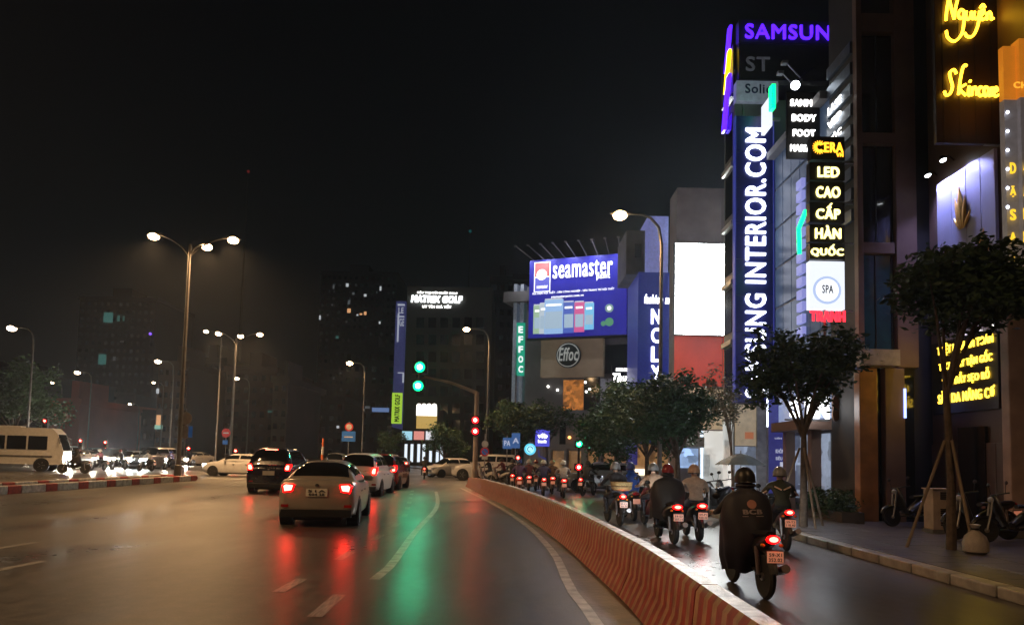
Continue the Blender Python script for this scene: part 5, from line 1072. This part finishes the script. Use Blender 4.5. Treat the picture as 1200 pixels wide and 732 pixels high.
# ================================================================== motorbikes
BTAIL = E('bike_brake_lamp', (1, .03, .02), 40, base=(.3, .01, .01)); BTAILR = E('bike_lamp_rim', (1, .001, .002), 5.0, base=(.3, .01, .01))
BPL = M('lit_bike_number_plate', (.6, .5, .44), .5, var=.1, emit=(1, .3, .16), es=.34)  # orange emission stands in for the plate lamp's light
BW_ = {}; BHEAD = E('bike_headlight', (.95, .97, 1), 30)
def bike(label, x, y, rz, paint, scooter=False, tail=True, head=None, plate=None, group='motorbikes ridden on the right roadway', lean=0., z=.004, cat='motorbike', beam=0):
    t = thing('motorbike', label, cat, (x, y, z), rz, group, local=True); t.rotation_euler = (0, lean, rz); t.scale = (1, 1, .95)
    r, tw = (.25, .095) if scooter else (.285, .075); wy = .62
    k = (r, tw)
    if k not in BW_:
        BW_[k] = (MB().lathe((0, 0, 0), X, [(r * .76, -tw * .42), (r * .9, -tw / 2), (r, -tw * .15), (r, tw * .15), (r * .9, tw / 2), (r * .76, tw * .42)], 24).mesh('tyre', smooth=True), None)
        rm = MB().lathe((0, 0, 0), X, [(r * .8, -tw * .3), (r * .76, -tw * .3), (r * .76, tw * .3), (r * .8, tw * .3)], 24); rm.lathe((0, 0, 0), X, [(.05, -.05), (.05, .05)], 12)
        for q in range(6): a = math.pi * q / 3; rm.path([(0, .04 * math.cos(a), .04 * math.sin(a)), (0, r * .78 * math.cos(a), r * .78 * math.sin(a))], .014, 5)
        BW_[k] = (BW_[k][0], rm.mesh('rim', smooth=True))
    for nm, yy in (('rear_wheel', -wy), ('front_wheel', wy)): w = link(nm, BW_[k][0], TYRE, t, (0, yy, r)); link('rim', BW_[k][1], RIM, w)
    ww = .19 if scooter else .115
    rg = []
    for (yy, zc, hw, hh) in ((-.86, .80, .05, .05), (-.72, .74, ww * .75, .1), (-.5, .64 if scooter else .66, ww, .17 if scooter else .13), (-.25, .56, ww, .19 if scooter else .13), (-.05, .48, ww * .8, .13), (.12, .36 if scooter else .44, ww * .75, .07)):
        rg.append([(hw * math.cos(a), yy, zc + hh * math.sin(a)) for a in [2 * math.pi * q / 10 for q in range(10)]])
    MB().loft(rg).build('body', paint, t, smooth=True)
    rg = [[(hw * math.cos(a), yc + .05 * math.sin(a), zz) for a in [2 * math.pi * q / 10 for q in range(10)]] for (zz, yc, hw) in ((.34, .22, .12), (.5, .3, .17 if scooter else .13), (.75, .36, .19 if scooter else .13), (.92, .40, .13), (1.0, .40, .08))]
    MB().loft(rg).build('front_cowl', paint, t, smooth=True)
    rg = [[(hw * math.cos(a), yy, zc + .045 * math.sin(a)) for a in [2 * math.pi * q / 10 for q in range(10)]] for (yy, zc, hw) in ((-.8, .83, .06), (-.6, .82, .12), (-.3, .79, .13), (-.02, .77, .09))]
    MB().loft(rg).build('seat', BLACK, t, smooth=True)
    MB().path([(-.33, .28, 1.03), (-.2, .34, 1.02), (0, .4, 1.0), (.2, .34, 1.02), (.33, .28, 1.03)], .016, 8).build('handlebar', BLACK, t, smooth=True)
    for s in (1, -1):
        MB().path([(s * .05, .46, .92), (s * .055, .52, .6), (s * .055, wy, r)], .022, 8).build('fork', STEEL, t); MB().path([(s * .06, -.3, .38), (s * .06, -wy, r)], .022, 6).build('swing_arm', BLACK, t); MB().path([(s * .075, -wy + .03, r + .02), (s * .085, -.55, .66)], [.025, .03], 8).build('shock_absorber', STEEL, t)
        mr = MB(); mr.path([(s * .26, .32, 1.03), (s * .3, .32, 1.2)], .007, 6); mr.ellip((s * .32, .32, 1.24), (.06, .012, .045), 10, 6); mr.build('mirror', BLACK, t, smooth=True)
        MB().path([(s * .08, -.02, .3), (s * .27, -.02, .3)], .018, 6).build('footrest', BLACK, t); MB().ellip((s * .11, -.83, .70), (.03, .035, .025), 8, 5).build('indicator', M('amber_lens', (.5, .2, .03), .2), t)
    ex = MB(); ex.path([(.1, -.1, .28), (.14, -.4, .3), (.15, -.5, .33)], .025, 8); ex.path([(.15, -.48, .32), (.16, -.85, .42)], [.05, .055], 10); ex.build('exhaust', STEEL, t, smooth=True)
    MB().path([(0, -wy + (r + .035) * math.cos(a), r + (r + .035) * math.sin(a)) for a in [R(50 + 13 * q) for q in range(10)]], .045, 6).build('mudguard', BLACK, t, smooth=True); MB().path([(0, wy + (r + .03) * math.cos(a), r + (r + .03) * math.sin(a)) for a in [R(20 + 14 * q) for q in range(10)]], .045, 6).build('mudguard', paint, t, smooth=True)
    tl = MB().ellip((0, -.865, .775), (.105 if scooter else .085, .04, .055), 12, 6).build('tail_light', BTAILR if tail else TAILD, t, smooth=True)
    if tail: MB().ellip((0, -.895, .778), (.066 if scooter else .055, .022, .034), 10, 6).build('lamp_core', BTAIL, tl, smooth=True)
    MB().box(-.09, .09, -.93, -.9, .635, .655).build('plate_bracket', BLACK, t); pl = MB().box(-.095, .095, -.945, -.93, .5, .64).build('number_plate', BPL, t, bevel=.004)
    if plate: letters(pl, plate[0], (-.075, -.945, .578), X, Z, .15, .042, PLT, split=False, proud=.001, depth=.001); letters(pl, plate[1], (-.08, -.945, .515), X, Z, .16, .045, PLT, split=False, proud=.001, depth=.001)
    MB().ellip((0, .47, .9), (.09, .05, .07), 10, 6).build('headlight', BHEAD if beam else (head or HEADD), t, smooth=True)
    if beam:
        ld = bpy.data.lights.new('beam', 'SPOT'); ld.energy = beam; ld.color = (.92, .97, 1); ld.spot_size = R(75); ld.spot_blend = .9; ld.shadow_soft_size = .05
        o = bpy.data.objects.new('headlight_beam', ld); C.objects.link(o); o.parent = t; o.location = (0, .56, .9); o.rotation_euler = Vector((0, 1, -.2)).to_track_quat('-Z', 'Y').to_euler()
    if scooter: MB().box(-.16, .16, -.02, .26, .26, .3).build('footboard', BLACK, t, bevel=.01)
    return t

# ================================================================== riders
SKIN = M('skin', (.42, .25, .17), .55, var=.08); SHOE = M('dark_shoe', (.02, .018, .016), .5); TROU = M('dark_trousers', (.02, .021, .028), .8, scale=12)
def skin_body():
    V, Rr, Ed = [], [], []
    def v(p, r, frm=None):
        V.append(p); Rr.append(r); i = len(V) - 1
        if frm is not None: Ed.append((frm, i))
        return i
    pel = v((0, -.30, .84), .145); wa = v((0, -.27, 1.0), .13, pel); ch = v((0, -.2, 1.2), .15, wa); nb = v((0, -.15, 1.36), .07, ch); nk = v((0, -.12, 1.43), .055, nb); hd = v((0, -.1, 1.53), .09, nk); v((0, -.11, 1.62), .075, hd)
    for s in (1, -1):
        sh = v((s * .18, -.17, 1.31), .075, ch); el = v((s * .31, -.02, 1.09), .052, sh); wr = v((s * .3, .2, 1.05), .034, el); pa = v((s * .3, .26, 1.05), .034, wr)
        for k in range(4):
            a = v((s * (.27 + .022 * k), .32, 1.065), .0095, pa); b = v((s * (.27 + .022 * k), .345 - .004 * abs(k - 1), 1.03), .009, a); v((s * (.27 + .022 * k), .32, 1.0), .008, b)
        a = v((s * .255, .27, 1.03), .011, wr); v((s * .25, .31, 1.01), .009, a)
        hp = v((s * .1, -.28, .82), .105, pel); kn = v((s * .19, .12, .75), .07, hp); an = v((s * .2, -.02, .4), .042, kn); he = v((s * .2, -.04, .34), .04, an); v((s * .21, .15, .33), .034, he)
    me = bpy.data.meshes.new('body'); me.from_pydata(V, Ed, []); ob = bpy.data.objects.new('tmp', me); C.objects.link(ob)
    ob.modifiers.new('skin', 'SKIN'); sd = me.skin_vertices[0].data
    for i, r in enumerate(Rr): sd[i].radius = (r, r); sd[i].use_root = i == 0
    ss_ = ob.modifiers.new('sub', 'SUBSURF'); ss_.levels = 1; ss_.render_levels = 1
    dg = bpy.context.evaluated_depsgraph_get(); out = bpy.data.meshes.new_from_object(ob.evaluated_get(dg)); bpy.data.objects.remove(ob)
    out.materials.clear(); mi = []
    for p in out.polygons:
        c = p.center; mi.append(0 if (c.z > 1.405 or (c.y > .21 and c.z > .95)) else 3 if c.z < .4 else 2 if c.z < .93 or (c.y > -.1 and c.z < .9) else 1)
    out.polygons.foreach_set('material_index', mi); out.polygons.foreach_set('use_smooth', [True] * len(out.polygons))
    return out
BODY = skin_body()
def rider(label, x, y, rz, shirt, helmet, coat=None, trousers=TROU, lean=0., group='motorbike riders', back=0., stripes=None, logo=False, visor=True, z=.004):
    t = thing('person', label, 'person', (x, y, z), rz, group, local=True); t.rotation_euler = (0, lean, rz); t.scale = (1, 1, .94)
    me = BODY.copy(); 
    for m in (SKIN, shirt, trousers, SHOE): me.materials.append(m)
    b = link('body', me, None, t)
    fc_ = MB(); fc_.ellip((0, .0, 1.525), (.014, .03, .025), 8, 5); fc_.ellip((.085, -.1, 1.53), (.015, .025, .035), 8, 5); fc_.ellip((-.085, -.1, 1.53), (.015, .025, .035), 8, 5); fc_.ellip((0, -.015, 1.475), (.03, .012, .008), 8, 5)
    fc_.build('nose_ears_mouth', SKIN, t, smooth=True); ey = MB(); ey.ellip((.035, -.022, 1.55), (.014, .012, .009), 8, 5); ey.ellip((-.035, -.022, 1.55), (.014, .012, .009), 8, 5); ey.build('eyes', M('eye_dark', (.02, .015, .012), .2), t)
    if helmet is not None:
        rg = []
        for i in range(9):
            a = math.pi * .5 * i / 8; zz = 1.515 + .17 * math.sin(a) if i else 1.47; k = math.cos(a) if i < 8 else .04
            rg.append([(.128 * k * math.cos(q), -.11 + .152 * k * math.sin(q), zz) for q in [2 * math.pi * j / 16 for j in range(16)]])
        hm = MB().loft(rg).build('helmet', helmet, t, smooth=50)
        MB().path([(.122 * math.cos(q), -.11 + .147 * math.sin(q), 1.475) for q in [2 * math.pi * j / 16 for j in range(17)]], .012, 6).build('helmet_rim', BLACK, hm, smooth=True)
        if visor: MB().loft([[(s * .11, .02 + .06 * f, 1.56 - .01 * f), (s * .06, .06 + .1 * f, 1.565 - .01 * f), (s * -.06, .06 + .1 * f, 1.565 - .01 * f), (s * -.11, .02 + .06 * f, 1.56 - .01 * f)] for s, f in ((1, 0), (1, 1))]).build('helmet_peak', BLACK, hm)
    if coat is not None:
        mat, hem, flare = coat; rg = []; r = random.Random(int(x * 100))
        prof = [(1.46, .088, .085, -.12), (1.42, .09, .088, -.125), (1.375, .115, .1, -.135), (1.345, .18 * flare, .12, -.145), (1.30, .24 * flare, .145, -.145), (1.24, .278 * flare, .172, -.14), (1.16, .30 * flare, .21, -.128), (1.06, .318 * flare, .255, -.115), (.95, .318 * flare, .31, -.09), (.85, .295 * flare, .36, -.07), (.70, .285 * flare, .39, -.06), (.48, .27 * flare, .36, -.02), (.30, .22 * flare, .27, .02)]
        prof = [p for p in prof if p[0] >= hem]
        for (zz, rx, ry, cy) in prof:
            amp = max(0, 1.2 - zz) * .09; ring = []
            for j in range(40):
                q = 2 * math.pi * j / 40; bk = max(0, -math.sin(q)); f = 1 + amp * (1 - .55 * bk) * math.sin(9 * q + 3 * zz) + amp * .5 * math.sin(5 * q + zz * 4)
                cq, sq = math.cos(q), math.sin(q); se = (abs(cq) ** 2.3 + abs(sq) ** 2.3) ** (-1 / 2.3)
                ring.append((rx * f * se * cq - (.05 * max(0, .9 - zz) if sq > -.5 else 0), cy + ry * f * se * sq, zz + (.03 * math.sin(4 * q) if zz == prof[-1][0] else 0)))
            rg.append(ring)
        n = 40; vv = [p for q in rg for p in q]; ff_ = [(i * n + j, i * n + (j + 1) % n, (i + 1) * n + (j + 1) % n, (i + 1) * n + j) for i in range(len(rg) - 1) for j in range(n)]
        ct = MB().add(vv, ff_).build('raincoat', mat, t, smooth=True); ct.data.polygons.foreach_set('use_smooth', [True] * len(ct.data.polygons))
        MB().path([(.1 * math.cos(q), -.12 + .1 * math.sin(q), 1.43) for q in [2 * math.pi * j / 16 for j in range(17)]], .03, 6).build('hood_roll', mat, t, smooth=True)
        if logo:
            LG = M('pale_logo_print', (.3, .26, .3), .6); LO = M('coral_logo_print', (.42, .2, .17), .6)
            def bend(o):
                for q in o.data.vertices: q.co.y += .25 * (1 - (max(0, 1 - abs(q.co.x / .31) ** 2.3)) ** (1 / 2.3)) + max(0, q.co.z - 1.06) * .3 - (1.06 - min(1.06, q.co.z)) * .3
            o = letters(t, 'BCB', (-.12, -.378, 1.06), X, Z, .24, .065, LG, split=False, proud=.0, depth=.004, bold=.04)[0]; o.name = 'logo_lettering'; bend(o)
            o = MB().lathe((0, -.378, 1.19), -Yv, [(.058, -.004), (.058, .004)], 20).build('logo_disc', LO, t); bend(o); o = MB().box(-.13, .13, -.384, -.378, 1.03, 1.04).build('logo_line', LG, t); bend(o)
    if stripes:
        for s in (1, -1):
            MB().path([(s * .02, -.37, 1.2), (s * .15, -.33, 1.27)], .016, 6).build('reflective_stripe', stripes, t); MB().path([(s * .265, -.2, 1.17), (s * .35, -.1, 1.08)], .018, 6).build('reflective_stripe', stripes, t)
    return t
NAVY = M('navy_rain_cloth', (.012, .012, .026), .62, scale=6, var=.3); BLK = M('black_rain_cloth', (.010, .0095, .010), .6, scale=6, var=.3); GRNJ = M('dark_green_jacket', (.03, .038, .024), .7, scale=14); BEIG = M('beige_shirt', (.36, .26, .19), .8, scale=14); DARKJ = M('dark_jacket', (.022, .022, .026), .7, scale=14); BLUEJ = M('bright_blue_rain_cloth', (.02, .07, .32), .4, scale=8); MARO = M('maroon_jacket', (.12, .025, .04), .7, scale=14); PALE = M('pale_shirt', (.4, .38, .36), .8, scale=14); PURP = M('purple_jacket', (.08, .04, .12), .7, scale=14)
HBLK, HRED, HTAN, HGRY, HWHT, HBLU = M('black_helmet', (.010, .010, .011), .42), M('dark_red_helmet', (.16, .015, .015), .25), M('tan_helmet', (.34, .2, .12), .35), M('grey_helmet', (.2, .21, .22), .3), M('white_helmet', (.5, .5, .48), .3), M('blue_helmet', (.04, .06, .2), .3)
BB, BG2, BR, BWH = M('black_bike_paint', (.013, .012, .012), .3, coat=.4), M('graphite_bike_paint', (.04, .04, .045), .3, coat=.4), M('dark_red_bike_paint', (.12, .012, .012), .3, coat=.4), M('white_bike_paint', (.5, .48, .46), .3, coat=.4)
# near rider in navy raincoat
bx_, by_ = GX(878, 9.6), 9.65; bike('black motorbike under the navy raincoat rider', bx_, by_, .02, BB, plate=('59-X1', '352.02'), lean=.0, beam=250)
rider('rider in long navy raincoat with a printed logo on the back', bx_ - .05, by_ - .05, .02, DARKJ, HBLK, (NAVY, .3, 1.0), logo=True, lean=-.03)
bx_, by_ = GX(912, 14.6), 14.6; bike('black motorbike under the dark green jacket rider near the kerb', bx_, by_, -.12, BB, plate=('59-T2', '118.40'), beam=300)
rider('rider in dark green jacket with pale reflective stripes', bx_, by_, -.12, GRNJ, HGRY, None, stripes=M('reflective_tape', (.6, .45, .36), .4))
bx_, by_ = GX(781, 15.4), 15.4; bike('wide black scooter under the black raincoat rider', bx_, by_, .05, BB, True, plate=('59-S3', '207.11'), beam=200)
rider('rider in wide black raincoat and dark red helmet', bx_, by_, .05, DARKJ, HRED, (BLK, .45, 1.12))
bx_, by_ = GX(812, 16.0), 16.0; bike('black scooter under the beige shirt rider', bx_, by_, -.02, BB, True, plate=('59-P1', '660.32'), beam=200)
rider('rider in beige shirt and tan helmet', bx_, by_, -.02, BEIG, HTAN, None, visor=False)
bx_, by_ = GX(764, 18.6), 18.6; bike('dark red scooter half hidden by the black raincoat rider', bx_, by_, .1, BR, True)
rider('rider in tan jacket and grey helmet behind the black raincoat', bx_, by_, .1, M('tan_jacket', (.26, .17, .11), .8, scale=12), HGRY, None)
bx_, by_ = GX(720, 19.1), 19.1; bike('graphite motorbike with a woven tray on its rack', bx_, by_, .12, BG2, plate=('59-C2', '031.77'), beam=200)
rider('rider in dark jacket in front of the woven tray', bx_, by_ + .0, .12, DARKJ, HGRY, None)
tr = thing('basket', 'shallow tan woven basket on the motorbike rack', 'basket', (bx_ + .09, by_ - .68, .88), .12, local=True)
MB().lathe((0, 0, 0), Z, [(.18, 0), (.25, .05), (.27, .2), (.255, .2), (.235, .06), (.17, .02)], 20).build('basket_body', M('tan_wicker', (.4, .28, .12), .7, scale=30, var=.4), tr, smooth=50); MB().path([(.265 * math.cos(q), .265 * math.sin(q), .2) for q in [2 * math.pi * j / 20 for j in range(21)]], .018, 6).build('rim', M('tan_wicker'), tr, smooth=True); MB().path([(.26 * math.cos(q), .26 * math.sin(q), .11) for q in [2 * math.pi * j / 20 for j in range(21)]], .012, 6).build('band', M('brown_strap', (.12, .07, .03), .7), tr, smooth=True)
bx_, by_ = GX(738, 20.8), 20.8; bike('black scooter under the bright blue raincoat', bx_, by_, .05, BB, True, tail=False)
rider('rider in bright blue raincoat beside the woven basket', bx_, by_, .05, DARKJ, HBLU, (BLUEJ, .62, .8))
# waiting riders at the stop line
rows = [(660, 31.5, BB, True, PALE, HWHT, 'scooter with twin red lamps apart from the waiting group', 'rider in pale shirt apart from the waiting group', 0), (690, 33.5, BB, False, BLK, HBLK, 'black motorbike beside the post signal', 'rider in black beside the post signal', -.5), (609, 33.6, M('orange_bike_paint', (.5, .12, .02), .3), True, PURP, HBLU, 'orange scooter nearest the barrier in the waiting group', 'rider in purple jacket nearest the barrier', 0), (620, 35.6, BB, True, MARO, HWHT, 'black scooter second from the barrier in the waiting group', 'rider in maroon jacket second from the barrier', 0), (637, 32.4, BB, False, M('indigo_jacket', (.03, .03, .1), .7, scale=12), HWHT, 'black motorbike under the indigo jacket rider', 'rider in indigo jacket and white helmet', 0), (647, 34.8, BG2, True, M('brown_jacket', (.12, .07, .05), .7, scale=12), HTAN, 'graphite scooter under the brown jacket rider', 'rider in brown jacket and tan helmet', 0), (628, 38, BWH, True, PALE, HRED, 'white scooter amid the waiting group', 'rider in pale shirt and dark red helmet in the waiting group', 0), (601, 38, BB, False, DARKJ, HBLK, 'black motorbike behind the orange scooter', 'rider in dark jacket and black helmet by the barrier end', 0), (570, 47, BWH, True, BLK, HBLK, 'white scooter turning beyond the barrier end', 'rider in black turning beyond the barrier end', 1.1), (586, 46, BWH, False, MARO, HBLK, 'white motorbike turning toward the waiting riders', 'rider in maroon turning toward the waiting riders', 1.0), (498, 52, BB, False, DARKJ, HBLK, 'black motorbike riding toward the bright shop front', 'rider in dark jacket riding toward the bright shop front', .1)]
for (p_, y_, bp_, sc_, sh_, hl_, l1, l2, rz_) in rows:
    x_ = GX(p_, y_); bike(l1, x_, y_, rz_, bp_, sc_, tail=p_ not in (570, 586, 628), group='motorbikes waiting at the junction'); rider(l2, x_, y_, rz_, sh_, hl_, None, group='riders waiting at the junction')
# oncoming motorbike at the left
x_ = GX(88, 47); bike('oncoming motorbike with a violet lamp beside the minibus', x_, 47, math.pi - .9, BB, tail=False, head=E('violet_bike_lamp', (.4, .3, 1), 12), group=None); rider('rider on the oncoming motorbike beside the minibus', x_, 47, math.pi - .9, DARKJ, HBLK, (BLK, .6, 1.), group=None)
for i_, (p_, y_, sh_, hl_, ln) in enumerate(((116, 54, MARO, HWHT, 'maroon'), (140, 57, DARKJ, HRED, 'dark'), (172, 55, PALE, HBLK, 'pale'), (66, 60, BEIG, HTAN, 'beige'), (200, 60, PURP, HBLU, 'purple'))):
    x_ = GX(p_, y_); bike('oncoming motorbike under the rider in ' + ln + ' clothes', x_, y_, math.pi - .25, BB, i_ % 2 == 0, tail=False, head=HEADL, group='oncoming motorbikes'); rider('oncoming rider in ' + ln + ' clothes amid the headlights', x_, y_, math.pi - .25, sh_, hl_, None, group='oncoming riders')
# parked motorbikes on the pavement
for (p_, y_, rz_, bp_, sc_, ln) in ((842, 20.6, 2.4, BB, True, 'black scooter parked under the grey green umbrella'), (857, 21.8, 2.2, BG2, False, 'graphite motorbike parked behind the umbrella pole'), (1150, 15.6, 1.75, BB, False, 'black motorbike parked beside the big staked tree'), (1192, 15.0, 1.5, BB, True, 'black scooter parked beneath the pale pillar'), (1070, 18.6, 1.8, BB, True, 'black scooter parked beside the cream cabinet'), (741, 33.6, 1.9, BG2, False, 'graphite motorbike parked beneath the dark trees')):
    bike(ln, GX(p_, y_), y_, rz_, bp_, sc_, tail=False, group='parked motorbikes', lean=.12, z=.15 if y_ < 30 else .004)

# ================================================================== thin haze added for glow around the lamps
HZ = bpy.data.materials.new('glow_haze'); HZ.use_nodes = True
_n = HZ.node_tree.nodes; _n.remove(_n['Principled BSDF']); _pv = _n.new('ShaderNodeVolumePrincipled')
_pv.inputs['Color'].default_value = (.75, .85, 1, 1); _pv.inputs['Density'].default_value = .0005; _pv.inputs['Anisotropy'].default_value = .6
HZ.node_tree.links.new(_pv.outputs[0], _n['Material Output'].inputs['Volume'])
hz = MB().box(-650, 650, -150, 950, -1.2, 185).build('haze', HZ); tag(hz, 'thin haze added over the whole street for lamp glow', 'haze', kind='stuff')
